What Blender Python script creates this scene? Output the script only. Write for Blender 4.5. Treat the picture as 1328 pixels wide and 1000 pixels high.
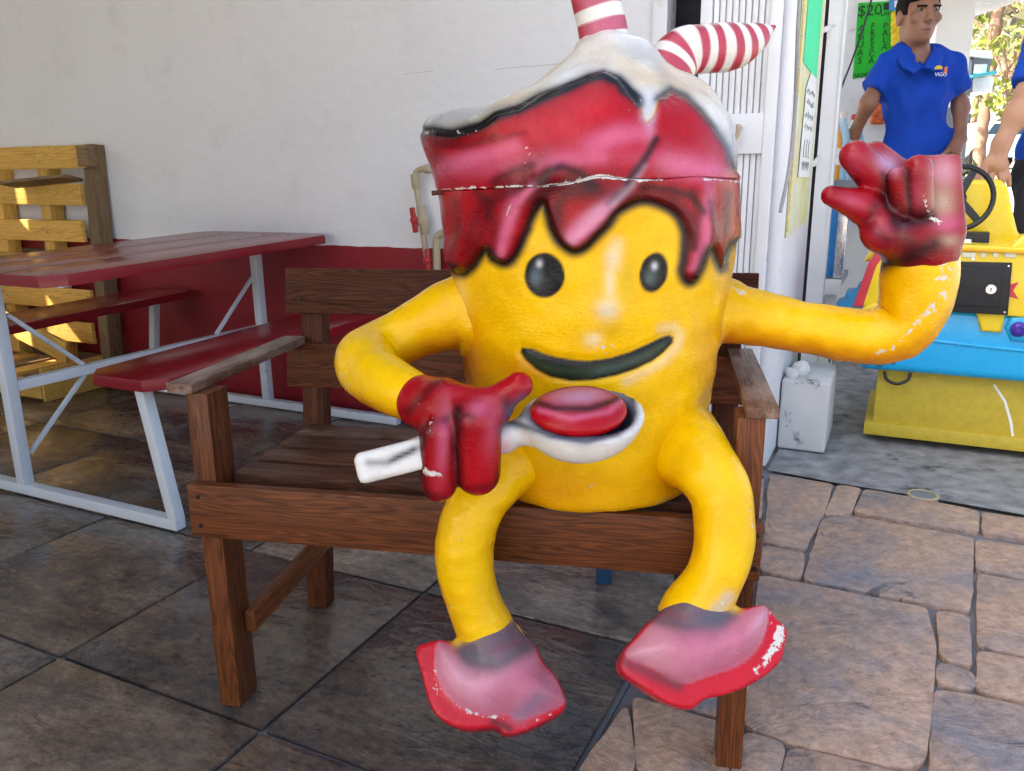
import bpy, bmesh, math, random
import numpy as np
from mathutils import Matrix, Vector
random.seed(7); rng = np.random.RandomState(7)
for o in list(bpy.data.objects): bpy.data.objects.remove(o)
S = bpy.context.scene; COL = S.collection

# ------------------------------------------------------------------ camera, sky, sun, exposure
F, PITCH, ROLL, CW, CH = 1040.0, 0.2505, -0.0109, 1328.0, 1000.0
fw = np.array([0, math.cos(PITCH), -math.sin(PITCH)])
up0 = np.array([0, math.sin(PITCH), math.cos(PITCH)]); rt0 = np.array([1.0, 0, 0])
rt = math.cos(ROLL)*rt0 + math.sin(ROLL)*up0
up = -math.sin(ROLL)*rt0 + math.cos(ROLL)*up0
CAM = np.array([0, 0, 1.0])
cd = bpy.data.cameras.new('camera'); co = bpy.data.objects.new('camera', cd); COL.objects.link(co)
cd.sensor_fit = 'HORIZONTAL'; cd.sensor_width = 36; cd.lens = 36*F/CW; cd.clip_start = .05; cd.clip_end = 2000
m = Matrix.Identity(4)
for i in range(3):
    m[i][0] = rt[i]; m[i][1] = up[i]; m[i][2] = -fw[i]; m[i][3] = CAM[i]
co.matrix_world = m; S.camera = co
ANG = math.radians(26); UB = np.array([math.cos(ANG), -math.sin(ANG), 0]); VB = np.array([math.sin(ANG), math.cos(ANG), 0])
ZB = np.array([0, 0, 1.0])
# sun: light travels along SUN_DIR (building frame u, v, z)
SUN_EL = 38; su, sv = 0.80, 0.60
ldir = (UB*su + VB*sv)/math.hypot(su, sv)*math.cos(math.radians(SUN_EL)) - ZB*math.sin(math.radians(SUN_EL))
sl = bpy.data.lights.new('sun', 'SUN'); sl.energy = 4.5; sl.angle = math.radians(.5); sl.color = (1, .93, .82)
so = bpy.data.objects.new('sun', sl); COL.objects.link(so)
so.rotation_euler = Vector(ldir).to_track_quat('-Z', 'Y').to_euler()
w = bpy.data.worlds.new('World'); S.world = w; w.use_nodes = True
nt = w.node_tree; bg = nt.nodes['Background']; sky = nt.nodes.new('ShaderNodeTexSky'); sky.sky_type = 'NISHITA'
sky.sun_disc = False; sky.dust_density = 6.0; sky.ozone_density = .2; sky.air_density = .8; sky.sun_elevation = math.radians(SUN_EL)
sky.sun_rotation = math.atan2(-ldir[0], -ldir[1])
nt.links.new(sky.outputs[0], bg.inputs[0]); bg.inputs[1].default_value = .15
vs = S.view_settings; vs.view_transform = 'Standard'; vs.look = 'None'; vs.gamma = 1; vs.exposure = 2.22
S.render.engine = 'CYCLES'

# ------------------------------------------------------------------ pixel helpers (a pixel is only a direction)
def ray(px, py): return (px-664)/F*rt - (py-500)/F*up + fw
def PZ(px, py, z=0.0):
    d = ray(px, py); return CAM + d*((z-1)/d[2])
def PY(px, py, y):
    d = ray(px, py); return CAM + d*(y/d[1])
def PV(px, py, v):
    d = ray(px, py); return CAM + d*(v/np.dot(d, VB))
def PU(px, py, u):
    d = ray(px, py); return CAM + d*(u/np.dot(d, UB))
def B(u, v, z=0.0): return UB*u + VB*v + ZB*z
def uvz(P): return np.array([np.dot(P, UB), np.dot(P, VB), P[2]])
def proj(P):
    v = np.asarray(P, float)-CAM; z = v@fw
    return 664+F*(v@rt)/z, 500-F*(v@up)/z, z
def px2m(P, r): return r*float((np.asarray(P)-CAM)@fw)/F

# ------------------------------------------------------------------ materials
def lin(c):
    c = np.asarray(c, float)/255.0
    return np.where(c <= .04045, c/12.92, ((c+.055)/1.055)**2.4)
def L4(c): return tuple(lin(c))+(1,)
MATS = {}
def N(nt, t, **k):
    n = nt.nodes.new(t)
    for a, b in k.items():
        if a in n.inputs.keys() if isinstance(a, str) else False: n.inputs[a].default_value = b
        else: setattr(n, a, b)
    return n
def newmat(name):
    m = bpy.data.materials.new(name); m.use_nodes = True; nt = m.node_tree
    return m, nt, nt.nodes['Principled BSDF']
def noise(nt, vec, scale, detail=4, rough=.55, dist=0):
    n = nt.nodes.new('ShaderNodeTexNoise'); n.inputs['Scale'].default_value = scale; n.inputs['Detail'].default_value = detail
    n.inputs['Roughness'].default_value = rough; n.inputs['Distortion'].default_value = dist
    if vec is not None: nt.links.new(vec, n.inputs['Vector'])
    return n.outputs['Fac']
def ramp(nt, fac, stops):
    r = nt.nodes.new('ShaderNodeValToRGB'); e = r.color_ramp.elements
    while len(e) < len(stops): e.new(.5)
    for i, (p, c) in enumerate(stops): e[i].position = p; e[i].color = c if len(c) == 4 else tuple(c)+(1,)
    nt.links.new(fac, r.inputs[0]); return r.outputs[0]
def mix(nt, fac, a, b, mode='MIX'):
    n = nt.nodes.new('ShaderNodeMix'); n.data_type = 'RGBA'; n.blend_type = mode
    for s, v in ((0, fac), (6, a), (7, b)):
        if hasattr(v, 'links'): nt.links.new(v, n.inputs[s])
        else: n.inputs[s].default_value = v
    return n.outputs[2]
def math_(nt, op, a, b=0.0, c=0.0):
    n = nt.nodes.new('ShaderNodeMath'); n.operation = op
    for i, v in enumerate((a, b, c)):
        if hasattr(v, 'links'): nt.links.new(v, n.inputs[i])
        else: n.inputs[i].default_value = v
    return n.outputs[0]
def coords(nt, scale=(1, 1, 1), rnd=True, kind='Object'):
    tc = nt.nodes.new('ShaderNodeTexCoord'); mp = nt.nodes.new('ShaderNodeMapping'); mp.inputs['Scale'].default_value = scale
    nt.links.new(tc.outputs[kind], mp.inputs['Vector'])
    if rnd:
        oi = nt.nodes.new('ShaderNodeObjectInfo'); cx = nt.nodes.new('ShaderNodeCombineXYZ')
        k = math_(nt, 'MULTIPLY', oi.outputs['Random'], 37.0)
        for i in range(3): nt.links.new(k, cx.inputs[i])
        nt.links.new(cx.outputs[0], mp.inputs['Location'])
    return mp.outputs[0]
def bump(nt, bsdf, h, strength=.3, dist=.01):
    b = nt.nodes.new('ShaderNodeBump'); b.inputs['Strength'].default_value = strength; b.inputs['Distance'].default_value = dist
    nt.links.new(h, b.inputs['Height']); nt.links.new(b.outputs[0], bsdf.inputs['Normal'])
def pm(name, c, rough=.5, var=.15, scale=6, bmp=.1, bscale=60, metal=0, spec=.4, rv=.1, dirt=None, dscale=3, dlo=.55, dhi=.7, coat=0, bdist=.004):
    """plain painted / coated surface with tonal variation, fine relief and optional dirt patches"""
    m, nt, b = newmat(name); v = coords(nt)
    c = np.array(c); f = noise(nt, v, scale, 5)
    col = ramp(nt, f, [(.25, tuple(np.clip(c*(1-var), 0, 1))), (.75, tuple(np.clip(c*(1+var), 0, 1)))])
    if dirt is not None:
        d = noise(nt, v, dscale, 8, .65); k = ramp(nt, d, [(dlo, (0, 0, 0)), (dhi, (1, 1, 1))])
        col = mix(nt, k, col, tuple(dirt)+(1,))
    nt.links.new(col, b.inputs['Base Color'])
    b.inputs['Metallic'].default_value = metal; b.inputs['Specular IOR Level'].default_value = spec
    b.inputs['Coat Weight'].default_value = coat; b.inputs['Coat Roughness'].default_value = .15
    r = ramp(nt, noise(nt, v, scale*4, 5), [(.3, (max(rough-rv, .02),)*3), (.7, (min(rough+rv, 1),)*3)])
    nt.links.new(r, b.inputs['Roughness'])
    if bmp: bump(nt, b, noise(nt, v, bscale, 6), bmp, bdist)
    MATS[name] = m; return m
def wood(name, c1, c2, rough=.5, ring=1.0, worn=None, wornlo=.55, gl=14, coat=0.0, spec=.22):
    m, nt, b = newmat(name); v = coords(nt, (1.0, gl, gl))
    warp = noise(nt, v, 1.3, 3)
    v2 = nt.nodes.new('ShaderNodeVectorMath'); v2.operation = 'ADD'
    cx = nt.nodes.new('ShaderNodeCombineXYZ'); nt.links.new(math_(nt, 'MULTIPLY', warp, 1.6*ring), cx.inputs[1]); nt.links.new(math_(nt, 'MULTIPLY', warp, 1.2*ring), cx.inputs[2])
    nt.links.new(v, v2.inputs[0]); nt.links.new(cx.outputs[0], v2.inputs[1])
    wv = nt.nodes.new('ShaderNodeTexWave'); wv.wave_type = 'BANDS'; wv.bands_direction = 'DIAGONAL'
    wv.inputs['Scale'].default_value = 3.2; wv.inputs['Distortion'].default_value = 2.6; wv.inputs['Detail'].default_value = 3; wv.inputs['Detail Scale'].default_value = 1.2
    nt.links.new(v2.outputs[0], wv.inputs['Vector'])
    vf = coords(nt, (3, 90, 90)); fine = noise(nt, vf, 1.0, 5, .6)
    h = math_(nt, 'ADD', math_(nt, 'MULTIPLY', wv.outputs['Fac'], .26), math_(nt, 'MULTIPLY', fine, .74))
    col = ramp(nt, h, [(.15, c1), (.5, tuple((np.array(c1)+np.array(c2))/2)), (.85, c2)])
    oi = nt.nodes.new('ShaderNodeObjectInfo')
    hs = nt.nodes.new('ShaderNodeHueSaturation'); nt.links.new(col, hs.inputs['Color'])
    nt.links.new(math_(nt, 'MULTIPLY_ADD', oi.outputs['Random'], .35, .82), hs.inputs['Value']); col = hs.outputs[0]
    if worn is not None:
        k = ramp(nt, noise(nt, coords(nt, (2, 6, 6)), 2.2, 8, .7), [(wornlo, (0, 0, 0)), (wornlo+.16, (1, 1, 1))])
        col = mix(nt, k, col, tuple(worn)+(1,))
    nt.links.new(col, b.inputs['Base Color']); b.inputs['Specular IOR Level'].default_value = spec
    nt.links.new(ramp(nt, h, [(.2, (rough+.12,)*3), (.8, (rough-.08,)*3)]), b.inputs['Roughness'])
    b.inputs['Coat Weight'].default_value = coat
    bump(nt, b, h, .25, .003); MATS[name] = m; return m

# ------------------------------------------------------------------ mesh helpers
PM = {}
def mark(o, label=None, cat=None, group=None, kind=None):
    for k, v in (('label', label), ('category', cat), ('group', group), ('kind', kind)):
        if v: o[k] = v
    return o
def place(o, M, parent):
    PM[o.name] = M
    o.matrix_basis = M
    if parent is not None:
        o.parent = parent; o.matrix_parent_inverse = PM[parent.name].inverted()
def thing(name, P, label, cat, group=None, kind=None):
    o = bpy.data.objects.new(name, None); o.empty_display_size = .1; COL.objects.link(o)
    place(o, Matrix.Translation(Vector(P)), None); mark(o, label, cat, group, kind); return o
def obj(name, V, Fc, mat, parent=None, smooth=False, M=None, recenter=True, angle=None):
    V = np.asarray(V, float)
    if M is None:
        c = V.mean(0) if recenter and len(V) else np.zeros(3)
        V = V-c; M = Matrix.Translation(Vector(c))
    me = bpy.data.meshes.new(name); me.from_pydata(V.tolist(), [], [list(f) for f in Fc]); me.update()
    if mat: me.materials.append(MATS[mat] if isinstance(mat, str) else mat)
    o = bpy.data.objects.new(name, me); COL.objects.link(o); place(o, M, parent)
    if smooth: me.polygons.foreach_set('use_smooth', [True]*len(me.polygons))
    if angle: me.set_sharp_from_angle(angle=math.radians(angle))
    return o
def bobj(name, bm, mat, parent=None, M=None, smooth=False, angle=None):
    me = bpy.data.meshes.new(name); bm.normal_update(); bm.to_mesh(me); bm.free()
    if mat: me.materials.append(MATS[mat] if isinstance(mat, str) else mat)
    o = bpy.data.objects.new(name, me); COL.objects.link(o); place(o, M or Matrix.Identity(4), parent)
    if smooth: me.polygons.foreach_set('use_smooth', [True]*len(me.polygons))
    if angle: me.set_sharp_from_angle(angle=math.radians(angle))
    return o
def frame(P, x, y, z):
    M = Matrix.Identity(4)
    for i in range(3): M[i][0] = x[i]; M[i][1] = y[i]; M[i][2] = z[i]; M[i][3] = P[i]
    return M
def nrm(v): v = np.asarray(v, float); return v/np.linalg.norm(v)
def boxbm(sx, sy, sz, bev=.003, segs=2):
    bm = bmesh.new(); bmesh.ops.create_cube(bm, size=1)
    for v in bm.verts: v.co = Vector((v.co.x*sx, v.co.y*sy, v.co.z*sz))
    if bev: bmesh.ops.bevel(bm, geom=list(bm.edges), offset=min(bev, .45*min(sx, sy, sz)), segments=segs, profile=.6, affect='EDGES')
    return bm
def beam(name, A, Bp, wd, th, upv, mat, parent=None, bev=.003, wob=0):
    """board from A to B (centre line), wd across, th along upv"""
    A = np.asarray(A, float); Bp = np.asarray(Bp, float); x = nrm(Bp-A); z = nrm(np.asarray(upv, float)-x*np.dot(upv, x)); y = np.cross(z, x)
    bm = boxbm(np.linalg.norm(Bp-A), wd, th, bev)
    if wob:
        for v in bm.verts: v.co += Vector(((random.random()-.5)*wob,)*3)
    return bobj(name, bm, mat, parent, frame((A+Bp)/2, x, y, z), smooth=True, angle=35)
def bbox(name, u0, u1, v0, v1, z0, z1, mat, parent=None, bev=.003, along='u'):
    """box in the building frame"""
    c = B((u0+u1)/2, (v0+v1)/2, (z0+z1)/2)
    bm = boxbm(abs(u1-u0), abs(v1-v0), abs(z1-z0), bev)
    return bobj(name, bm, mat, parent, frame(c, UB, VB, ZB), smooth=bev > 0, angle=35)
def tube(name, pts, rad, mat, parent=None, segs=16, caps=True, sub=1):
    V, Fc = tubegeo(pts, rad, segs, caps, sub); return obj(name, V, Fc, mat, parent, smooth=True, angle=50)
def catmull(P, n):
    P = np.asarray(P, float); Q = np.vstack([2*P[0]-P[1], P, 2*P[-1]-P[-2]]); out = []
    for i in range(1, len(Q)-2):
        t = np.linspace(0, 1, n, endpoint=False)[:, None]
        a, b, c, d = Q[i-1], Q[i], Q[i+1], Q[i+2]
        out.append(.5*((2*b)+(-a+c)*t+(2*a-5*b+4*c-d)*t**2+(-a+3*b-3*c+d)*t**3))
    return np.vstack(out+[Q[-2][None]])
def tubegeo(pts, rad, segs=16, caps=True, sub=1):
    P = np.asarray(pts, float); R = np.full(len(P), rad) if np.isscalar(rad) else np.asarray(rad, float)
    if sub > 1:
        Q = catmull(np.c_[P, R], sub); P, R = Q[:, :3], np.maximum(Q[:, 3], 1e-4)
    T = np.gradient(P, axis=0); T /= np.linalg.norm(T, axis=1)[:, None]
    a = np.array([0, 0, 1.0]) if abs(T[0][2]) < .9 else np.array([1.0, 0, 0])
    n = nrm(np.cross(T[0], a)); V = []
    th = np.linspace(0, 2*np.pi, segs, endpoint=False)
    for i in range(len(P)):
        n = nrm(n-T[i]*np.dot(n, T[i])); b = np.cross(T[i], n)
        V.append(P[i]+R[i]*(np.cos(th)[:, None]*n+np.sin(th)[:, None]*b))
    V = np.vstack(V); Fc = []
    for i in range(len(P)-1):
        for j in range(segs):
            k = (j+1) % segs; Fc.append((i*segs+j, i*segs+k, (i+1)*segs+k, (i+1)*segs+j))
    if caps:
        Fc.append(tuple(range(segs))[::-1]); Fc.append(tuple(range((len(P)-1)*segs, len(P)*segs)))
    return V, Fc
def prism(name, poly, n, th, mat, parent=None, bev=0.0, segs=2):
    """polygon (3D points) extruded by th along -n (n points to the outside face)"""
    poly = [np.asarray(p, float) for p in poly]; n = nrm(n); c = sum(poly)/len(poly)
    x = nrm(poly[1]-poly[0]); x = nrm(x-n*np.dot(x, n)); y = np.cross(n, x)
    bm = bmesh.new(); vs = [bm.verts.new((float(np.dot(p-c, x)), float(np.dot(p-c, y)), 0)) for p in poly]
    f = bm.faces.new(vs)
    f.normal_update()
    if f.normal.z < 0: f.normal_flip()
    r = bmesh.ops.extrude_face_region(bm, geom=[f]); vv = [e for e in r['geom'] if isinstance(e, bmesh.types.BMVert)]
    for v in vv: v.co.z -= th
    bmesh.ops.recalc_face_normals(bm, faces=list(bm.faces))
    if bev:
        ed = [e for e in bm.edges if e.verts[0].co.z > -1e-6 and e.verts[1].co.z > -1e-6]
        bmesh.ops.bevel(bm, geom=ed, offset=bev, segments=segs, profile=.6, affect='EDGES')
    return bobj(name, bm, mat, parent, frame(c, x, y, n), smooth=bev > 0, angle=40)
def lathe(name, prof, P, mat, parent=None, segs=24, axis=ZB, smooth=True, angle=40):
    axis = nrm(axis); a = np.array([1.0, 0, 0]) if abs(axis[0]) < .9 else np.array([0, 1.0, 0]); x = nrm(np.cross(a, axis)); y = np.cross(axis, x)
    V = []; Fc = []; th = np.linspace(0, 2*np.pi, segs, endpoint=False)
    for r, z in prof:
        V += [(r*math.cos(t), r*math.sin(t), z) for t in th]
    for i in range(len(prof)-1):
        for j in range(segs):
            k = (j+1) % segs; Fc.append((i*segs+j, i*segs+k, (i+1)*segs+k, (i+1)*segs+j))
    if prof[0][0] > 1e-6: Fc.append(tuple(range(segs))[::-1])
    if prof[-1][0] > 1e-6: Fc.append(tuple(range((len(prof)-1)*segs, len(prof)*segs)))
    return obj(name, V, Fc, mat, parent, smooth=smooth, M=frame(P, x, y, axis), angle=angle)
def disc(name, P, n, r, th, mat, parent=None, segs=20):
    return lathe(name, [(r, 0), (r, th*.7), (r*.9, th)], P, mat, parent, segs, n)
def text(name, s, P, x, n, size, mat, parent, depth=.0008):
    cu = bpy.data.curves.new(name, 'FONT'); cu.body = s; cu.size = size; cu.align_x = 'CENTER'; cu.align_y = 'CENTER'; cu.resolution_u = 2; cu.extrude = depth
    t = bpy.data.objects.new('tmp', cu); COL.objects.link(t)
    me = bpy.data.meshes.new_from_object(t.evaluated_get(bpy.context.evaluated_depsgraph_get())); bpy.data.objects.remove(t)
    me.materials.clear(); me.materials.append(MATS[mat]); me.name = name
    o = bpy.data.objects.new(name, me); COL.objects.link(o)
    n = nrm(n); x = nrm(x); place(o, frame(P, x, np.cross(n, x), n), parent); return o

# ---- implicit surfaces: smooth union of tapered capsules, ellipsoids, boxes -> surface nets
def sd_cap(P, a, b, ra, rb):
    a = np.asarray(a); b = np.asarray(b); d = b-a; t = np.clip(((P-a)@d)/max(np.dot(d, d), 1e-12), 0, 1)
    return np.linalg.norm(P-a-t[..., None]*d, axis=-1)-(ra+(rb-ra)*t)
def sd_ell(P, c, R, rad):
    q = (P-np.asarray(c))@np.asarray(R).T; rad = np.asarray(rad); k = np.linalg.norm(q/rad, axis=-1); return (k-1)*rad.min()*np.clip(k, .6, 1)**0
def sd_box(P, c, R, h, r):
    q = np.abs((P-np.asarray(c))@np.asarray(R).T)-(np.asarray(h)-r); return np.linalg.norm(np.maximum(q, 0), axis=-1)+np.minimum(q.max(-1), 0)-r
def smin(a, b, k):
    if k <= 0: return np.minimum(a, b)
    h = np.clip(.5+.5*(b-a)/k, 0, 1); return b*(1-h)+a*h-k*h*(1-h)
def poly_sd(x, y, poly):
    poly = np.asarray(poly, float); d = np.full(np.shape(x), 1e9); ins = np.zeros(np.shape(x), bool); n = len(poly)
    for i in range(n):
        ax, ay = poly[i]; bx, by = poly[(i+1) % n]; ex, ey = bx-ax, by-ay
        t = np.clip(((x-ax)*ex+(y-ay)*ey)/(ex*ex+ey*ey+1e-12), 0, 1)
        d = np.minimum(d, np.hypot(x-ax-t*ex, y-ay-t*ey))
        c = ((ay > y) != (by > y)) & (x < (bx-ax)*(y-ay)/(by-ay+1e-12)+ax); ins ^= c
    return np.where(ins, -d, d)
def line_d(x, y, pl):
    d = np.full(np.shape(x), 1e9)
    for (ax, ay), (bx, by) in zip(pl[:-1], pl[1:]):
        ex, ey = bx-ax, by-ay; t = np.clip(((x-ax)*ex+(y-ay)*ey)/(ex*ex+ey*ey+1e-12), 0, 1)
        d = np.minimum(d, np.hypot(x-ax-t*ex, y-ay-t*ey))
    return d
def nets(fn, lo, hi, h):
    lo = np.asarray(lo, float)-2*h; hi = np.asarray(hi, float)+2*h
    ax = [np.arange(lo[i], hi[i]+h, h) for i in range(3)]
    G = np.stack(np.meshgrid(*ax, indexing='ij'), -1); f = fn(G).astype(np.float32)
    s = f < 0; n = np.array(f.shape)
    cs = np.zeros(n-1, np.int8); pos = np.zeros(tuple(n-1)+(3,), np.float32); cnt = np.zeros(n-1, np.float32)
    off = [(i, j, k) for i in (0, 1) for j in (0, 1) for k in (0, 1)]
    sl_ = lambda o: tuple(slice(o[i], n[i]-1+o[i]) for i in range(3))
    for o in off: cs += s[sl_(o)]
    act = (cs > 0) & (cs < 8)
    for o in off:
        for a in range(3):
            if o[a] == 0:
                o2 = list(o); o2[a] = 1; fa, fb = f[sl_(o)], f[sl_(o2)]; c = (fa < 0) != (fb < 0)
                t = np.where(c, fa/(fa-fb+1e-12), 0)
                for q in range(3): pos[..., q] += np.where(c, o[q]+(t if q == a else 0), 0)
                cnt += c
    idx = -np.ones(n-1, int); ii = np.argwhere(act); idx[act] = np.arange(len(ii))
    V = lo+h*(ii+pos[act]/cnt[act][:, None]); Fc = []
    for a in range(3):
        b, c = (a+1) % 3, (a+2) % 3
        s0 = [slice(None)]*3; s1 = [slice(None)]*3; s0[a] = slice(0, n[a]-1); s1[a] = slice(1, n[a])
        e = s[tuple(s0)] != s[tuple(s1)]; q = np.argwhere(e); q = q[(q[:, b] > 0) & (q[:, c] > 0) & (q[:, b] < n[b]-1) & (q[:, c] < n[c]-1)]
        def g(db, dc):
            r = q.copy(); r[:, b] += db; r[:, c] += dc; return idx[r[:, 0], r[:, 1], r[:, 2]]
        quad = np.stack([g(-1, -1), g(0, -1), g(0, 0), g(-1, 0)], 1)
        flip = ~s[q[:, 0], q[:, 1], q[:, 2]]; quad[flip] = quad[flip][:, ::-1]; Fc.append(quad)
    return V, np.vstack(Fc)
def wob(P, freq, seed=0, n=10):
    r = np.random.RandomState(seed); out = 0
    for i in range(n):
        k = r.randn(3)*freq; out = out+np.sin(P@k+r.rand()*6.28)
    return out/math.sqrt(n)
def vnormals(V, Fc):
    Fc = np.asarray(Fc); n = np.cross(V[Fc[:, 2]]-V[Fc[:, 0]], V[Fc[:, 3]]-V[Fc[:, 1]]); out = np.zeros_like(V)
    for i in range(4): np.add.at(out, Fc[:, i], n)
    return out/(np.linalg.norm(out, axis=1)[:, None]+1e-12)
def painted(name, V, Fc, col, chip, mat, parent):
    o = obj(name, V, Fc, mat, parent, smooth=True); me = o.data
    for p in me.polygons:
        if p.loop_total > 4: p.use_smooth = False
    a = me.color_attributes.new('Col', 'FLOAT_COLOR', 'POINT'); a.data.foreach_set('color', np.c_[col, np.ones(len(V))].astype(np.float32).ravel())
    b = me.attributes.new('Chip', 'FLOAT', 'POINT'); b.data.foreach_set('value', np.asarray(chip, np.float32)); return o

# ------------------------------------------------------------------ material library
wood('bench_wood', (.026, .0075, .003), (.23, .070, .019), rough=.40, ring=1.4, coat=.06)
wood('bench_wood_worn', (.03, .013, .008), (.14, .056, .030), rough=.40, worn=(.20, .13, .09), wornlo=.56, spec=.15)
wood('bench_wood_dark', (.018, .005, .0025), (.135, .040, .013), rough=.45, ring=1.4, coat=.0, spec=.12)
wood('armrest_wood', (.05, .025, .015), (.20, .10, .06), rough=.42, worn=(.30, .22, .17), wornlo=.46)
wood('pallet_wood', (.50, .26, .045), (.84, .53, .13), rough=.6, ring=.8)
wood('pallet_wood_old', (.10, .06, .03), (.27, .18, .095), rough=.7, ring=.8)
pm('red_board', (.22, .010, .015), rough=.22, rv=.03, var=.2, scale=3, bmp=.05, bscale=30, coat=.12, spec=.28)
pm('white_steel', (.62, .66, .68), rough=.45, var=.06, bmp=.12, bscale=50, dirt=(.25, .24, .22), dscale=14, dlo=.6, dhi=.75)
pm('wall_white', (.78, .785, .78), rough=.75, var=.03, scale=1.5, bmp=.5, bscale=16, dirt=(.70, .695, .68), dscale=5.0, dlo=.55, dhi=.8, bdist=.008)
pm('wall_red', (.25, .012, .018), rough=.42, var=.18, scale=3, bmp=.3, bscale=26, dirt=(.20, .05, .05), dscale=9, dlo=.64, dhi=.75, bdist=.006)
pm('door_white', (.78, .80, .81), rough=.35, var=.04, bmp=.03, dirt=(.55, .53, .48), dscale=5, dlo=.66, dhi=.8)
pm('white_paint', (.78, .80, .81), rough=.5, var=.05, bmp=.1, dirt=(.3, .29, .27), dscale=7, dlo=.64, dhi=.76)
pm('ceiling_white', (.38, .38, .37), rough=.8, var=.03, bmp=.1)
pm('dark_gap', (.015, .015, .018), rough=.8)
pm('block_concrete', (.60, .60, .57), rough=.85, var=.1, bmp=.5, bscale=30, dirt=(.05, .05, .045), dscale=9, dlo=.62, dhi=.70)
pm('concrete', (.24, .24, .235), rough=.85, var=.5, scale=14, bmp=.6, bscale=40, dirt=(.05, .048, .045), dscale=6, dlo=.60, dhi=.70, bdist=.008)
pm('grout', (.15, .155, .17), rough=.8, var=.3, bmp=.4, bscale=60)
pm('asphalt', (.16, .16, .155), rough=.9, var=.25, bmp=.3)
pm('street_pale', (.42, .41, .38), rough=.9, var=.2, bmp=.3)
pm('pvc', (.42, .35, .22), rough=.35, var=.08, bmp=.03)
pm('valve_red', (.42, .02, .025), rough=.35)
pm('black_plastic', (.012, .013, .016), rough=.35, bmp=.03)
pm('black_metal', (.010, .011, .014), rough=.42, bmp=.08, bscale=200)
pm('chrome', (.7, .7, .72), rough=.25, metal=1)
pm('rust', (.085, .030, .020), rough=.6, var=.4, scale=60, bmp=.4, bscale=200, metal=.4)
pm('screw_dark', (.02, .018, .016), rough=.5, metal=.6)
pm('ride_yellow', (.80, .58, .02), rough=.28, var=.06, scale=3, bmp=.05, bscale=30, coat=.3, dirt=(.55, .28, .02), dscale=2.5, dlo=.62, dhi=.85)
pm('ride_base_yellow', (.56, .42, .04), rough=.55, var=.12, scale=40, bmp=.25, bscale=150)
pm('ride_blue', (.010, .40, .76), rough=.25, var=.05, scale=3, bmp=.03, coat=.4)
pm('ride_tyre', (.02, .17, .34), rough=.4, var=.1)
pm('ride_red', (.55, .04, .06), rough=.3)
pm('ride_orange', (.70, .36, .02), rough=.35)
pm('ride_letters', (.70, .72, .55), rough=.4)
pm('purple', (.06, .03, .30), rough=.2)
pm('blue_plastic', (.012, .06, .14), rough=.4)
pm('blue_bright', (.02, .22, .60), rough=.35, bmp=.03)
pm('sheet_green', (.01, .50, .02), rough=.6, var=.04, bmp=.05)
pm('sheet_mint', (.05, .75, .33), rough=.6, var=.06, bmp=.05)
pm('paper', (.80, .82, .80), rough=.7, var=.03, bmp=.05)
pm('ink', (.01, .03, .015), rough=.6)
pm('ink_grey', (.2, .24, .22), rough=.6)
pm('steel_grey', (.16, .18, .20), rough=.4, bmp=.05)
pm('skin', (.27, .13, .08), rough=.5, var=.12, scale=16, bmp=.08, bscale=90)
pm('skin_light', (.40, .215, .14), rough=.5, var=.12, scale=14, bmp=.12, bscale=90)
pm('hair', (.008, .006, .005), rough=.7, bmp=.5, bscale=140, spec=.08)
pm('lips', (.24, .08, .07), rough=.45)
pm('eye_white', (.28, .26, .25), rough=.3)
pm('shirt_blue', (.006, .055, .42), rough=.75, var=.12, scale=10, bmp=.25, bscale=300, spec=.2)
pm('jeans', (.03, .035, .05), rough=.85, var=.2, bmp=.3, bscale=300)
pm('black_cloth', (.012, .012, .018), rough=.85, var=.2, bmp=.3, bscale=200)
pm('white_logo', (.75, .77, .8), rough=.6); pm('yellow_logo', (.75, .55, .05), rough=.6); pm('orange_logo', (.8, .2, .06), rough=.6)
pm('bottle_clear', (.35, .55, .68), rough=.1, spec=.7); pm('bottle_orange', (.75, .36, .03), rough=.1, spec=.7); pm('bottle_dark', (.02, .012, .012), rough=.1, spec=.7)
pm('cap_red', (.55, .02, .06), rough=.3); pm('cap_yellow', (.7, .6, .03), rough=.3); pm('cap_white', (.7, .7, .7), rough=.3)
pm('bag_yellow', (.80, .55, .02), rough=.25, var=.3, scale=30, bmp=.3, bscale=60); pm('bag_orange', (.65, .13, .03), rough=.25, var=.5, scale=40, bmp=.3, bscale=60)
pm('sign_blue', (.05, .22, .55), rough=.4)
pm('teal', (.05, .42, .50), rough=.4)
pm('trunk', (.16, .10, .07), rough=.9, var=.3, bmp=.5)
pm('leaf', (.13, .16, .02), rough=.6, var=.5, scale=3, bmp=0)
pm('leaf_grey', (.20, .20, .12), rough=.6, var=.4, scale=3, bmp=0)
pm('flower_white', (.75, .75, .72), rough=.6)
pm('car_white', (.75, .76, .78), rough=.25, coat=.5); pm('car_teal', (.03, .35, .45), rough=.25, coat=.5); pm('car_glass', (.03, .05, .07), rough=.1)
pm('tyre', (.02, .02, .02), rough=.8)
pm('cable', (.01, .01, .012), rough=.5); pm('cable_grey', (.32, .33, .33), rough=.5)

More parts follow.
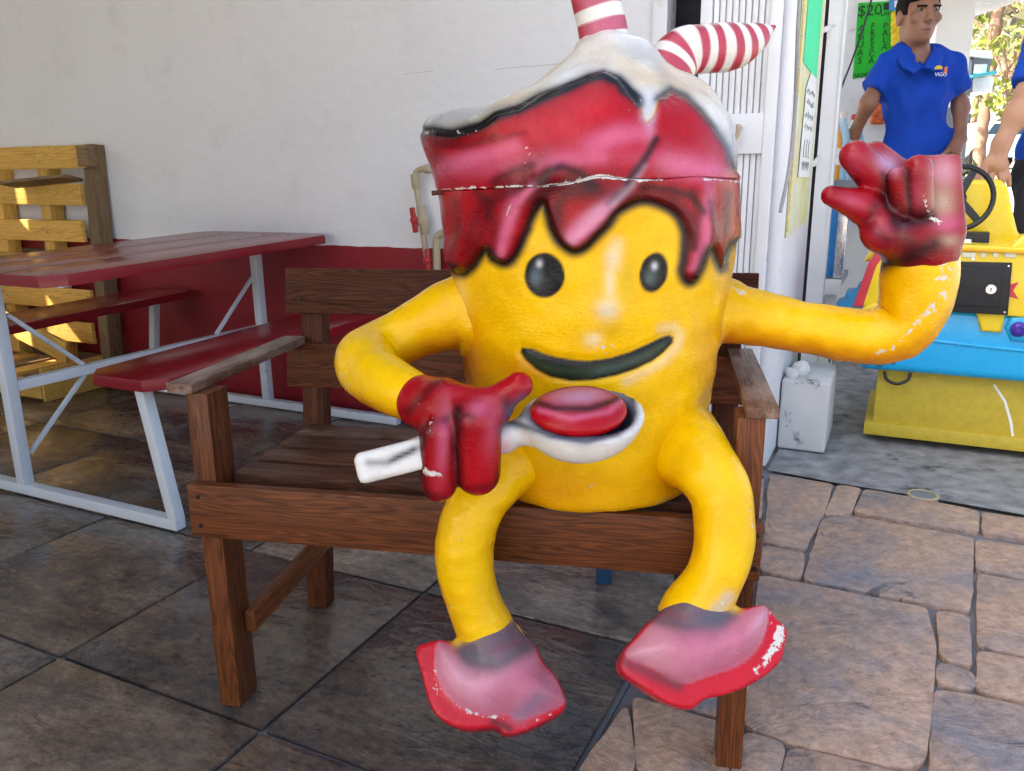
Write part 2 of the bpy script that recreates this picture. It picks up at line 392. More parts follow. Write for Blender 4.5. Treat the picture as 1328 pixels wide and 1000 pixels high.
def slate():
    m, nt, b = newmat('slate_tile'); v = coords(nt, (1, 1, 1)); v2 = coords(nt, (1.0, 2.2, 1))
    n1 = noise(nt, v2, 2.6, 8, .62, .6); n2 = noise(nt, v, 7, 10, .65, .3); n3 = noise(nt, v, 2.0, 3)
    c = ramp(nt, n1, [(.30, (.028, .029, .034)), (.40, (.070, .056, .044)), (.48, (.145, .098, .060)), (.60, (.22, .16, .105)), (.75, (.075, .08, .09))])
    c = mix(nt, ramp(nt, n2, [(.48, (0, 0, 0)), (.72, (.75, .75, .75))]), c, (.035, .04, .05, 1))
    oi = nt.nodes.new('ShaderNodeObjectInfo'); hs = nt.nodes.new('ShaderNodeHueSaturation'); nt.links.new(c, hs.inputs['Color'])
    c = mix(nt, ramp(nt, oi.outputs['Random'], [(.55, (0, 0, 0)), (.8, (.6, .6, .6))]), c, (.036, .042, .054, 1)); nt.links.new(c, hs.inputs['Color']); nt.links.new(math_(nt, 'MULTIPLY_ADD', math_(nt, 'FRACT', math_(nt, 'MULTIPLY', oi.outputs['Random'], 7.3)), .7, .6), hs.inputs['Value']); nt.links.new(math_(nt, 'MULTIPLY_ADD', oi.outputs['Random'], .7, .55), hs.inputs['Saturation'])
    fc = mix(nt, 1.0, hs.outputs[0], ramp(nt, noise(nt, coords(nt, (1, 1.5, 1)), 38, 8, .75), [(.32, (.45, .45, .47)), (.68, (1.6, 1.55, 1.5))]), 'MULTIPLY'); nt.links.new(fc, b.inputs['Base Color'])
    nt.links.new(ramp(nt, n2, [(.3, (.08,)*3), (.7, (.27,)*3)]), b.inputs['Roughness'])
    h = math_(nt, 'ADD', math_(nt, 'MULTIPLY', noise(nt, coords(nt, (1, 2.0, 1)), 9, 5, .55, .5), 1.0), math_(nt, 'MULTIPLY', noise(nt, v, 45, 6), .22))
    bump(nt, b, h, .5, .018); b.inputs['Specular IOR Level'].default_value = .75; MATS['slate_tile'] = m
slate()
def stamped():
    m, nt, b = newmat('stamped_stone'); v = coords(nt)
    n1 = noise(nt, v, 3.2, 8, .6, .5); n2 = noise(nt, v, 11, 8, .65)
    c = ramp(nt, n1, [(.30, (.22, .215, .23)), (.40, (.32, .25, .215)), (.54, (.44, .295, .205)), (.78, (.47, .35, .26))])
    k = noise(nt, coords(nt, (1, 2.6, 1)), 5.5, 6, .6, .8)
    c = mix(nt, ramp(nt, k, [(.66, (0, 0, 0)), (.70, (.8, .8, .8))]), c, (.065, .07, .08, 1))
    c = mix(nt, ramp(nt, n2, [(.5, (0, 0, 0)), (.75, (.5, .5, .5))]), c, (.16, .17, .20, 1))
    c = mix(nt, 1.0, c, ramp(nt, noise(nt, v, 34, 9, .78), [(.3, (.55, .56, .6)), (.7, (1.4, 1.36, 1.32))]), 'MULTIPLY')
    nt.links.new(c, b.inputs['Base Color']); b.inputs['Roughness'].default_value = .6
    h = math_(nt, 'ADD', noise(nt, v, 8, 8, .6, 1.0), math_(nt, 'MULTIPLY', noise(nt, v, 60, 5), .3)); bump(nt, b, h, .9, .02); MATS['stamped_stone'] = m
stamped()
def banner():
    m, nt, b = newmat('fruit_banner'); v = coords(nt, (1, 1, 1), rnd=False)
    vo = nt.nodes.new('ShaderNodeTexVoronoi'); vo.inputs['Scale'].default_value = 7.0; nt.links.new(v, vo.inputs['Vector'])
    sx = nt.nodes.new('ShaderNodeSeparateColor'); nt.links.new(vo.outputs['Color'], sx.inputs[0])
    c = ramp(nt, sx.outputs[0], [(.0, (.62, .66, .22)), (.3, (.80, .70, .25)), (.55, (.72, .74, .45)), (.75, (.62, .42, .18)), (.95, (.70, .78, .55))])
    g = noise(nt, v, 9, 5); c = mix(nt, ramp(nt, g, [(.4, (0, 0, 0)), (.7, (.7, .7, .7))]), c, (.78, .79, .66, 1))
    nt.links.new(c, b.inputs['Base Color']); b.inputs['Roughness'].default_value = .45; MATS['fruit_banner'] = m
banner()
def statue_paint(name, rough, bs):
    m, nt, b = newmat(name); v = coords(nt, rnd=False)
    a = nt.nodes.new('ShaderNodeAttribute'); a.attribute_name = 'Col'; ch = nt.nodes.new('ShaderNodeAttribute'); ch.attribute_name = 'Chip'
    c = mix(nt, ramp(nt, noise(nt, v, 18, 9, .7), [(.38, (0, 0, 0)), (.72, (.42, .42, .42))]), a.outputs['Color'], (.62, .5, .42, 1), 'MULTIPLY')
    n = math_(nt, 'ADD', math_(nt, 'MULTIPLY', noise(nt, v, 85, 10, .75, .5), .75), math_(nt, 'MULTIPLY', noise(nt, v, 14, 5, .6), .35))
    n = math_(nt, 'MULTIPLY_ADD', n, 2.6, -.93)
    k = math_(nt, 'GREATER_THAN', math_(nt, 'ADD', n, math_(nt, 'MULTIPLY', ch.outputs['Fac'], .80)), 1.02)
    c = mix(nt, k, c, (.62, .60, .56, 1))
    nt.links.new(c, b.inputs['Base Color'])
    nt.links.new(mix(nt, k, ramp(nt, noise(nt, v, 30, 5), [(.3, (rough-.08,)*3), (.7, (rough+.12,)*3)]), (.8, .8, .8, 1)), b.inputs['Roughness'])
    b.inputs['Coat Weight'].default_value = .05; b.inputs['Coat Roughness'].default_value = .1; b.inputs['Specular IOR Level'].default_value = .24
    h = math_(nt, 'SUBTRACT', math_(nt, 'ADD', math_(nt, 'MULTIPLY', noise(nt, v, 30, 4, .55, .8), 1.0), math_(nt, 'MULTIPLY', noise(nt, coords(nt, (1, 1, 2.2), rnd=False), 130, 5, .6), .45)), math_(nt, 'MULTIPLY', k, .2))
    bump(nt, b, h, bs, .006); MATS[name] = m
statue_paint('statue_paint', .19, .34)

# ------------------------------------------------------------------ ground, tiles, stones, concrete
def sheet(name, pts, z, mat, parent=None, kind='structure'):
    o = obj(name, [(p[0], p[1], z) for p in pts], [tuple(range(len(pts)))], mat, parent)
    if o.data.polygons[0].normal.z < 0: o.data.flip_normals()
    if kind: mark(o, kind=kind)
    return o
g = sheet('ground', [(-400, -400), (400, -400), (400, 400), (-400, 400)], -.03, 'street_pale')
VW = 2.84; UC = -0.372          # wall plane and building corner (building frame)
floor = sheet('tile_floor', [B(-6.5, -3.2), B(-.425, -3.2), B(-.425, VW), B(-6.5, VW)], -.012, 'grout')
def tilemesh(w_, h_, th=.012, bev=.005):
    bm = boxbm(w_, h_, th, bev, 2); me = bpy.data.meshes.new('tile'); bm.to_mesh(me); bm.free(); me.materials.append(MATS['slate_tile'])
    me.polygons.foreach_set('use_smooth', [True]*len(me.polygons)); me.set_sharp_from_angle(angle=math.radians(50)); return me
tm = tilemesh(.566, .566)
for i in range(8):
    for j in range(-3, 4):
        u1 = -.43-.575*i; v0 = .965+.575*(j-0)
        v1 = min(v0+.575, VW); c = B(u1-.2875, (v0+v1)/2, -.007+random.uniform(-.0012, .0012))
        me = tm if v1-v0 > .57 else tilemesh(.566, v1-v0-.009)
        if v1-v0 < .05: continue
        o = bpy.data.objects.new('tile', me); COL.objects.link(o)
        k = math.pi*random.choice((0, 1)); M = frame(c, UB, VB, ZB) @ Matrix.Rotation(k, 4, 'Z'); place(o, M, floor)
paving = sheet('stamped_paving', [B(-.425, -3.2), B(4.2, -3.2), B(4.2, 2.70), PZ(1328, 666), PZ(1168, 638), PZ(1080, 624), PZ(996, 608), B(-.36, VW), B(-.425, VW)], -.016, 'grout')
stones = [
 [(998, 614), (1081, 628), (1063, 670), (1044, 711), (991, 701)], [(991, 707), (1043, 717), (1037, 749), (986, 738)],
 [(1087, 628), (1117, 633), (1103, 664), (1069, 667)], [(1123, 634), (1168, 642), (1267, 661), (1268, 689), (1109, 663)],
 [(1276, 664), (1345, 675), (1345, 704), (1277, 690)], [(1068, 672), (1104, 669), (1261, 697), (1258, 791), (1043, 750)],
 [(1269, 699), (1345, 711), (1345, 755), (1268, 738)], [(1270, 744), (1345, 760), (1345, 855), (1269, 836)],
 [(1271, 843), (1345, 861), (1345, 913), (1271, 895)], [(1214, 791), (1257, 799), (1261, 863), (1220, 850)],
 [(1219, 858), (1262, 871), (1263, 893), (1216, 883)],
 [(986, 746), (1144, 777), (1202, 788), (1211, 840), (1207, 888), (1200, 984), (1160, 992), (1027, 959), (968, 940), (974, 850)],
 [(1214, 893), (1268, 903), (1345, 920), (1345, 1030), (1206, 1030)], [(1027, 968), (1160, 1000), (1196, 1004), (1192, 1040), (1010, 1040)],
 [(966, 949), (1019, 965), (1004, 1020), (940, 1020)], [(822, 903), (926, 936), (960, 947), (932, 1030), (830, 1000)],
 [(768, 975), (790, 945), (812, 914), (818, 942), (822, 985), (800, 1020), (740, 1018)],
 [(838, 892), (866, 848), (968, 850), (962, 938)], [(872, 840), (905, 776), (978, 750), (968, 842)], [(912, 766), (938, 716), (984, 706), (980, 742)], [(942, 708), (985, 622), (992, 616), (985, 698)]]
for s in stones:
    P = [PZ(x, y) if x < 1345 else B(.60, float(np.dot(PZ(x, y), VB))+.06*(.60-float(np.dot(PZ(x, y), UB)))) for x, y in s]; c = sum(P)/len(P); P = [p+nrm(p-c)*.008 for p in P]
    Q = []
    for a, b_ in zip(P, P[1:]+P[:1]):
        n_ = max(2, int(np.linalg.norm(b_-a)/.016)); e = nrm(np.cross(b_-a, ZB))
        for t in range(n_):
            Q.append(a+(b_-a)*t/n_+e*random.uniform(-.0035, .0035))
    for _ in range(2): Q = [(Q[i-1]+2*Q[i]+Q[(i+1) % len(Q)])/4 for i in range(len(Q))]
    prism('stone', [q+ZB*random.uniform(-.001, .001)*0 for q in Q], ZB, .02, 'stamped_stone', paving, bev=.006)
# the paving goes on beside and behind the camera with plain stones
for i in range(-2, 5):
    for j in range(11):
        u0 = .615+.60*i; v0 = 2.64-.48*(j+1)-.13*(i % 2)
        if i >= 0 or v0+.46 < .80:
            u0 = max(u0, -.41); prism('stone', [B(u0, v0), B(.615+.60*i+.585, v0), B(.615+.60*i+.585, min(v0+.465, 2.66)), B(u0, min(v0+.465, 2.66))], ZB, .02, 'stamped_stone', paving, bev=.006)
conc = [PZ(996, 608), PZ(1080, 624), PZ(1168, 638), PZ(1328, 666), B(4.2, 2.70), B(4.2, 7.5), B(-.315, 7.5)]
sheet('concrete_apron', conc, -.004, 'concrete')

# ------------------------------------------------------------------ building
bld = thing('building', B(UC, VW, 0), 'white plastered building wall with red painted lower band behind the wooden bench', 'building')
UD = -0.79                       # left jamb of the door opening
ZR = 2.75
bbox('wall', -5.6, UD-.05, VW, VW+.16, 0, ZR, 'wall_white', bld, bev=0)
# red band: painted plaster coat, 4 mm proud, uneven upper edge
def band(u0, u1, z1):
    V = []; Fc = []; n = 140
    for i in range(n+1):
        u = u0+(u1-u0)*i/n; z = z1+.0012*math.sin(i*.9)+.001*math.sin(i*2.3+1)
        V += [B(u, VW-.004, 0), B(u, VW-.004, z), B(u, VW+.001, z+.002)]
    for i in range(n):
        a = 3*i; Fc += [(a, a+3, a+4, a+1), (a+1, a+4, a+5, a+2)]
    return obj('red_band', V, Fc, 'wall_red', bld)
band(-5.6, UD-.05, .732)
for pl in ([(640, 91), (660, 88), (720, 83), (790, 70), (866, 62)], [(524, 96), (545, 94), (560, 92)]):
    tube('crack', [PV(x+random.uniform(-2, 2), y, VW+.0002) for x, y in pl], .0009, 'street_pale', bld, 5, sub=4)
bbox('door_jamb', uvz(dA)[0]+.004 if False else UC-.045, UC-.002, VW-.012, VW+.002, 0, 2.2, 'door_white', bld, bev=.002)
bbox('lintel', UD-.05, UC, VW, VW+.16, 2.2, ZR, 'wall_white', bld, bev=0)
bbox('side_wall', UC-.10, UC, VW+.002, VW+.74, 0, ZR, 'white_paint', bld, bev=.004)
bbox('recess_shade_panel', UD-.05, UC-.1, VW+.14, VW+.155, 0, 2.3, 'dark_gap', bld, bev=0)  # black panel painted in for the unlit opening behind the door
bbox('roof', -5.6, -1.0, -4.6, 3.2, ZR+.002, ZR+.14, 'ceiling_white', bld, bev=0)
bbox('roof', -5.6, 1.75, 3.202, 6.4, ZR+.002, ZR+.14, 'ceiling_white', bld, bev=0)
# unseen slotted screen wall added at left to throw sun patches on the pallets
vcut = [-4.6, .95, 1.10, 1.20, 1.25, 1.31, 1.50, 1.62, 1.63, 1.76, VW]; zcut = [0, 1.60, 1.80, 1.96, 1.99, 2.05, 2.11, 2.14, 2.42, ZR]
holes = {(5, 1), (5, 2), (6, 1), (6, 2), (8, 6), (8, 7), (6, 4), (1, 6), (3, 2)}
for i in range(len(vcut)-1):
    j = 0
    while j < len(zcut)-1:
        if (i, j) in holes: j += 1; continue
        k = j
        while k+1 < len(zcut)-1 and (i, k+1) not in holes: k += 1
        bbox('added_sun_screen', -5.60, -5.5, vcut[i], vcut[i+1], zcut[j], zcut[k+1], 'wall_white', bld, bev=0); j = k+1
bbox('fill_block_wall', -5.6, -4.2, -4.7, -4.602, 0, ZR, 'wall_white', bld, bev=0)  # unseen wall added behind the camera to cut front-left light
bbox('roof_post', -1.2, -1.08, -3.2, -3.08, 0, ZR, 'white_paint', bld, bev=.005)
# door frame and slightly open louvred door
bbox('door_jamb', UD-.052, UD, VW-.012, VW+.10, 0, 2.2, 'door_white', bld, bev=.003)
door = bpy.data.objects.new('door', None); COL.objects.link(door)
dA = PV(1004, 200, VW-.03); dA[2] = 0                       # hinge side foot
dl = nrm(B(-1, -.05)); dn = nrm(np.cross(dl, ZB)); dn = dn if np.dot(dn, VB) < 0 else -dn
place(door, Matrix.Translation(Vector(dA)), bld)
DW = .250
def dpart(name, s0, s1, z0, z1, t0, t1, mat, par=door, bev=.003):
    c = dA+dl*(s0+s1)/2+ZB*(z0+z1)/2+dn*(t0+t1)/2
    return bobj(name, boxbm(abs(s1-s0), abs(t1-t0), abs(z1-z0), bev), mat, par, frame(c, dl, np.cross(ZB, dl), ZB), smooth=True, angle=35)
zr0, zr1 = 1.075, 1.20
dpart('stile', 0, .035, .02, 2.18, 0, .04, 'door_white'); dpart('stile', DW-.035, DW, .02, 2.18, 0, .04, 'door_white')
dpart('rail', .035, DW-.035, zr0, zr1, 0, .038, 'door_white'); dpart('rail', .035, DW-.035, .02, .14, 0, .038, 'door_white'); dpart('rail', .035, DW-.035, 2.08, 2.18, 0, .038, 'door_white')
ns = 9
for z0, z1 in ((.14, zr0), (zr1, 2.08)):
    for k in range(ns):
        a = .035+(DW-.07)*k/ns; b_ = .035+(DW-.07)*(k+1)/ns-.0035
        dpart('slat', a, b_, z0, z1, .008, .022, 'door_white', bev=.003)
    dpart('backing', .035, DW-.035, z0, z1, .004, .0075, 'white_paint', bev=0)
hz = 1.155; hs_ = .108
hp = [dA+dl*hs_+dn*.04+ZB*hz, dA+dl*hs_+dn*.075+ZB*(hz+.005), dA+dl*(hs_+.0)+dn*.082+ZB*(hz-.02), dA+dl*(hs_+.03)+dn*.082+ZB*(hz-.075), dA+dl*(hs_+.03)+dn*.04+ZB*(hz-.08)]
tube('door_handle', hp, .0075, 'pvc', door, 10, sub=3)
# banner and hand-lettered sheets on the side wall
XS = VB; NS = UB
def sidesheet(name, poly, off, mat, parent=None):
    P = []
    for v, z in poly: P.append(B(UC+off, v, z))
    return prism(name, P, UB, .0015, mat, parent)
ban = sidesheet('fruit_banner', [(2.875, .80), (3.50, .83), (3.52, 2.3), (2.875, 2.3)], .004, 'fruit_banner'); mark(ban, 'pale yellow banner printed with fruit on the white side wall', 'banner')
obj('edge_strip', [B(UC+.0048, 2.88, .82), B(UC+.0048, 2.925, .82), B(UC+.0048, 2.925, 2.29), B(UC+.0048, 2.88, 2.29)], [(0, 1, 2, 3)], 'bag_yellow', ban)
gs = sidesheet('mint_sheet', [(2.99, 1.37), (3.40, 1.355), (3.42, 2.25), (2.99, 2.25)], .007, 'sheet_mint'); mark(gs, 'bright mint green paper sheet taped on the fruit banner', 'paper sheet')
ws = sidesheet('price_sheet', [(3.06, 1.00), (3.40, 1.00), (3.41, 1.28), (3.38, 1.355), (3.2, 1.36), (3.10, 1.30)], .009, 'paper'); mark(ws, 'white hand lettered paper sheet below the mint green sheet', 'paper sheet')
for r_, z in enumerate((1.29, 1.25, 1.21, 1.17)):
    k = 0
    v = 3.11
    while v < 3.36:
        l = random.uniform(.008, .02); a = B(UC+.0095, v, z+random.uniform(-.008, .004)); b_ = B(UC+.0095, v+l, z+random.uniform(.006, .02))
        tube('stroke', [a, (a+b_)/2+ZB*random.uniform(-.006, .006), b_], .0012, 'ink_grey', ws, 4); v += l+random.uniform(.004, .012)
for i in range(3):
    c = B(UC+.0095, 3.14+.07*i, 1.10); tube('stroke', [c+ZB*.03+VB*.02, c+ZB*.01, c-ZB*.025, c-ZB*.03+VB*.03], .0022, 'ink_grey', ws, 4)
for i in range(5):
    c = B(UC+.0095, 3.12+.045*i, 1.04); tube('stroke', [c+ZB*.015, c-ZB*.015+VB*.012, c+ZB*.012+VB*.03], .0018, 'ink_grey', ws, 4)
cab = [PU(1037, 0, UC+.03), PU(1034, 60, UC+.03), PU(1031, 140, UC+.03), PU(1024, 215, UC+.03), PU(1012, 275, UC+.02)]
mark(tube('grey_cable', [cab[0]+ZB*.6]+cab, .006, 'cable_grey', None, 8, sub=4), 'grey cable hanging down in front of the fruit banner', 'cable')
# white post beyond the side wall, dark gap and concrete block at its foot
pv0 = 3.74; a = uvz(PV(1071, 60, pv0))[0]; b_ = uvz(PV(1094, 60, pv0))[0]
post = thing('post', B((a+b_)/2, pv0, 0), 'white painted steel post between the fruit banner and the drinks stand', 'post')
bbox('shaft', a, b_, pv0, pv0+.10, 0, ZR, 'white_paint', post, bev=.004); bbox('flange', b_-.006, b_+.004, pv0-.012, pv0, 0, ZR, 'door_white', post, bev=.002)
bbox('edge_shadow_strip', a-.07, a-.002, pv0+.03, pv0+.06, 0, ZR, 'dark_gap', post, bev=.002)
for z in (1.56, 1.05):
    beam('tie', B(UC, pv0-.14, z), B(a+.01, pv0-.004, z+.03), .012, .02, ZB, 'white_paint', post)
blk = bobj('concrete_block', boxbm(.17, .34, .27, .012, 3), 'block_concrete', None, frame(B(UC+.09, 3.22, .135), UB, VB, ZB), smooth=True, angle=40)
mark(blk, 'whitewashed concrete block with black stains at the foot of the side wall', 'block')
rub = obj('rubble', *[x for x in nets(lambda P: smin(sd_ell(P, B(UC+.06, 3.15, .295), np.eye(3), (.03, .03, .035)), sd_ell(P, B(UC+.03, 3.10, .285), np.eye(3), (.025, .03, .025)), .02)+.004*wob(P, 60, 3), B(UC+.045, 3.13, .28)-.09, B(UC+.045, 3.13, .28)+.09, .006)], 'block_concrete', None, smooth=True)
mark(rub, 'small lump of broken plaster on top of the concrete block', 'rubble')

# ------------------------------------------------------------------ water pipes with red valves
VP = VW-.05
def wp(px, py): return PV(px, py, VP)
pipe = thing('water_pipe', wp(556, 345), 'cream plastic water pipe with red lever valve, elbow bent into the wall', 'pipe', 'water pipes on the wall')
tube('pipe_run', [wp(585, 219), wp(552, 219), wp(543, 221), wp(539, 230), wp(545, 275), wp(553, 330), wp(557, 352)+0*ZB, wp(562, 420)], .012, 'pvc', pipe, 14, sub=5)
lathe('elbow', [(.0, -.03), (.017, -.03), (.018, .02), (.013, .028)], wp(539, 236), 'pvc', pipe, 16, nrm(wp(545, 275)-wp(539, 232)))
lathe('coupling', [(.015, 0), (.018, .004), (.018, .03), (.015, .034)], wp(551, 219), 'pvc', pipe, 16, nrm(wp(585, 219)-wp(552, 219)))
lathe('valve_body', [(.014, 0), (.018, .006), (.018, .03), (.025, .04), (.027, .055), (.025, .07), (.018, .08), (.018, .11), (.014, .115)], wp(551, 304), 'pvc', pipe, 18, nrm(wp(545, 265)-wp(551, 304)))
vc = wp(542, 285)-VB*.03; ax = nrm(wp(539, 268)-wp(544, 300))
beam('valve_lever', vc-ax*.05, vc+ax*.05, .022, .012, -VB, 'valve_red', pipe, bev=.005)
lathe('valve_knob', [(.0, -.012), (.014, -.012), (.016, .004), (.010, .012), (0, .013)], vc, 'valve_red', pipe, 16, -VB)
pipe2 = thing('water_pipe', wp(568, 345), 'cream plastic water pipe with red valve half hidden by the statue', 'pipe', 'water pipes on the wall')
tube('pipe_run', [wp(582, 302), wp(573, 303), wp(567, 308), wp(566, 320), wp(567, 352), wp(569, 430)], .016, 'pvc', pipe2, 14, sub=5)
beam('valve_lever', wp(559, 322)-VB*.03, wp(561, 358)-VB*.03, .022, .012, -VB, 'valve_red', pipe2, bev=.005)
lathe('valve_knob', [(.0, -.012), (.015, -.012), (.017, .004), (.010, .012), (0, .013)], wp(559, 337)-VB*.03, 'valve_red', pipe2, 16, -VB)

# ------------------------------------------------------------------ wooden bench
YB, bx_, by_ = .1966, -.5828, 1.3802
XB = np.array([math.cos(YB), -math.sin(YB), 0]); DB = np.array([math.sin(YB), math.cos(YB), 0])
def BB(u, v, z): return np.array([bx_, by_, 0])+XB*u+DB*v+ZB*z
WB, AZ, AT, ST, SB_, BD, LEAN = .9953, .6577, .018, .4746, .3734, .3533, .1323
bench = thing('wooden_bench', BB(WB/2, .2, 0), 'brown varnished wooden bench with flat armrests under the yellow statue', 'bench')
for u in (.0215, WB-.0225): beam('front_leg', BB(u, .035, 0), BB(u, .035, AZ-AT-.001), .07 if False else .043, .068, DB, 'bench_wood', bench)
for u in (.03, WB-.03):
    z1 = .80; beam('back_leg', BB(u, BD+.052, 0), BB(u, BD+.046+LEAN*z1*.98, z1), .052, .045, DB, 'bench_wood_dark', bench)
beam('front_rail', BB(-.003, -.0115, (ST+SB_)/2), BB(WB+.003, -.0115, (ST+SB_)/2), .022, ST-SB_, ZB, 'bench_wood', bench)
for z0, z1 in ((.709, .8114), (.541, .642)):
    z = (z0+z1)/2; upn = nrm(ZB+DB*LEAN); dd = BD+.010+LEAN*z
    s = beam('back_slat', BB(-.022, dd, z), BB(WB+.022, dd, z), .021, z1-z0, upn, 'bench_wood_dark', bench)
    for u in (.012, WB-.012):
        for dz in (-.02, .02):
            if (z0 > .6) or dz > 0: disc('screw', BB(u, dd-.0106, z)+upn*dz*.9, -DB+LEAN*ZB, .0045, .0012, 'screw_dark', s, 10)
for u in (.012, WB-.012):
    for z in (.452, .396): disc('screw', BB(u+.006, -.0225, z), -DB, .0045, .0012, 'screw_dark', bench, 10)
for s0, s1 in ((-.0311, .0193), (WB+.0174-.0503, WB+.0174)):
    u = (s0+s1)/2; beam('armrest', BB(u, -.006, AZ-AT/2), BB(u, .452, AZ-AT/2), s1-s0, AT, ZB, 'armrest_wood', bench)
for k in range(4):
    v = .052+.0865*k; beam('seat_slat', BB(.052 if k else .05, v+.03, ST-.012-.0005*k), BB(WB-.052, v+.03, ST-.012), .067, .021, ZB, 'bench_wood_worn', bench)
for u in (.06, WB-.06): beam('side_rail', BB(u, .0705, .42), BB(u, BD+.028+LEAN*.42, .42), .022, .068, ZB, 'bench_wood', bench)
for u in (.055, WB-.056): beam('stretcher', BB(u, -.0, .155) if False else BB(u, .045, .165), BB(u, BD+.06, .175), .022, .045, ZB, 'bench_wood', bench)

# ------------------------------------------------------------------ picnic table
tab = thing('picnic_table', B(-2.57, 2.1, 0), 'dark red picnic table with attached benches on a white steel frame', 'picnic table')
UF0, UF1, VF0, VF1 = -3.33, -1.86, 1.555, 2.715
def ztop(v): return .735+.043*(v-1.5)/1.3
def zseat(v): return .462+.035*(v-1.53)/1.2
for v in (VF0, VF1):
    zt, zs = ztop(v)-.03, zseat(v)-.03
    bbox('base_bar', UF0, UF1, v-.018, v+.018, 0.002, .036, 'white_steel', tab, bev=.003)
    bbox('post', -2.594, -2.556, v-.019, v+.019, .036, zt, 'white_steel', tab, bev=.004)
    for s in (-1, 1):
        uc = -2.595+s*.72; ut = -2.595+s*.645
        beam('seat_post', B(uc-s*.0, v, .030), B(ut, v, zs), .035, .035, VB, 'white_steel', tab)
        bbox('seat_bracket', ut-.13, ut+.13, v-.014, v+.014, zs-.001, zs+.004, 'white_steel', tab, bev=.001)
    bbox('top_bracket', -2.93, -2.22, v-.018, v+.018, zt, zt+.004, 'white_steel', tab, bev=.001)
    sgn = 1 if v < 2 else -1
    beam('brace', B(-2.575, v+sgn*.03, .60), B(-2.575, v+sgn*.27, .385), .014, .014, UB, 'white_steel', tab)
    if v < 2: beam('brace', B(-2.575, v+.03, .13), B(-2.575, v+.27, .35), .014, .014, UB, 'white_steel', tab)
bbox('long_bar', -2.592, -2.558, VF0+.020, VF1-.020, .350, .384, 'white_steel', tab, bev=.003)
def plank(name, pts, z0f, th, cut):
    P = [B(u, v, z0f(v)+th) for u, v in pts]; n = nrm(np.cross(P[1]-P[0], P[-1]-P[0])); n = n if n[2] > 0 else -n
    return prism(name, P, n, th, 'red_board', tab, bev=.007)
for v in (VF0, VF1):
    for u in (-2.82, -2.57, -2.33):
        for du in (-.05, .05): disc('bolt', B(u+du, v, ztop(v)+.0095), ZB, .006, .0012, 'screw_dark', tab, 8)
# tabletop: three planks, chamfered outer corners
tv0, tv1, w3 = 1.50, 2.80, .245
for k in range(3):
    a = -2.57-.37+k*.2466; b_ = a+.238; c = .055
    if k == 0: pts = [(a+c, tv0), (b_, tv0), (b_, tv1), (a+c, tv1), (a, tv1-c), (a, tv0+c)]
    elif k == 2: pts = [(a, tv0), (b_-c, tv0), (b_, tv0+c), (b_, tv1-c), (b_-c, tv1), (a, tv1)]
    else: pts = [(a, tv0), (b_, tv0), (b_, tv1), (a, tv1)]
    plank('table_plank', pts, lambda v: ztop(v)-.026, .036, c)
for s in (-1, 1):
    uc = -2.595+s*.611; a, b_ = uc-.150, uc+.150; c = .05
    plank('seat_plank', [(a+c, tv0), (b_-c, tv0), (b_, tv0+c), (b_, tv1-c), (b_-c, tv1), (a+c, tv1), (a, tv1-c), (a, tv0+c)], lambda v: zseat(v)-.026, .034, c)

# ------------------------------------------------------------------ pallets
pal = thing('wooden_pallet', B(-4.1, 2.72, 0), 'pale wooden pallet standing upright against the white wall', 'pallet')
pu1, pw, ph = -3.60, 1.05, 1.19
def pp(s, t, z): return B(pu1-s, 2.70+.06*z/ph+t, z)         # s to the left, t depth
for s in (.045, .40, .78, pw-.04):
    beam('stringer', pp(s, .045, 0.0), pp(s, .045, ph), .07 if s < .1 else .075, .075, VB, 'pallet_wood_old' if s < .1 else 'pallet_wood', pal, bev=.003, wob=.004)
for k, z in enumerate((1.135, .955, .775, .60, .43, .26, .06)):
    beam('deck_board', pp(.06 if k == 0 else .085+.012*(k % 3), 0, z), pp(pw, 0, z+random.uniform(-.01, .01)), .018, .105 if k else .11, ZB, 'pallet_wood', pal, bev=.002, wob=.004)
for z in (1.135, .955, .775, .60, .43, .26, .06):
    for s_ in (.10, .40, .78):
        for ds in (-.015, .017): disc('nail', pp(s_+ds, -.0092, z+random.uniform(-.03, .03)), -VB, .004, .0012, 'screw_dark', pal, 8)
for z in (1.13, .62, .08):
    beam('back_board', pp(.0, .094, z), pp(pw, .094, z), .016, .10, ZB, 'pallet_wood_old', pal, bev=.002)
blkp = bobj('corner_block', boxbm(.075, .05, .10, .003), 'pallet_wood_old', pal, frame(pp(.035, -.016+.01, 1.135), UB, VB, ZB))
lb = beam('loose_board', pp(.10, -.035, 1.035), pp(.52, -.10, 1.005), .11, .016, ZB+.2*VB, 'pallet_wood_old', None, bev=.002); mark(lb, 'loose grey board wedged between the boards of the upright pallet', 'board')
lp = thing('wooden_pallet', B(-4.05, 2.5, 0), 'weathered wooden pallet lying flat on the floor below the upright pallet', 'pallet')
for k, v in enumerate((2.37, 2.51, 2.64)):
    bbox('stringer', -4.6, -3.63, v-.035, v+.035, .012, .105, 'pallet_wood', lp, bev=.003)
for k in range(6):
    u = -3.70-.165*k; bbox('deck_board', u-.055, u+.055, 2.34, 2.67, .106, .124, 'pallet_wood' if k % 2 else 'pallet_wood_old', lp, bev=.002)
bbox('side_board', -3.628, -3.61, 2.34, 2.67, .0, .16, 'pallet_wood', lp, bev=.002)
ib = beam('leaning_board', B(-4.45, 2.60, .36), B(-3.66, 2.52, .20), .02, .11, ZB, 'pallet_wood', None, bev=.002); mark(ib, 'wide pale board lying slanted on the flat pallet', 'board')

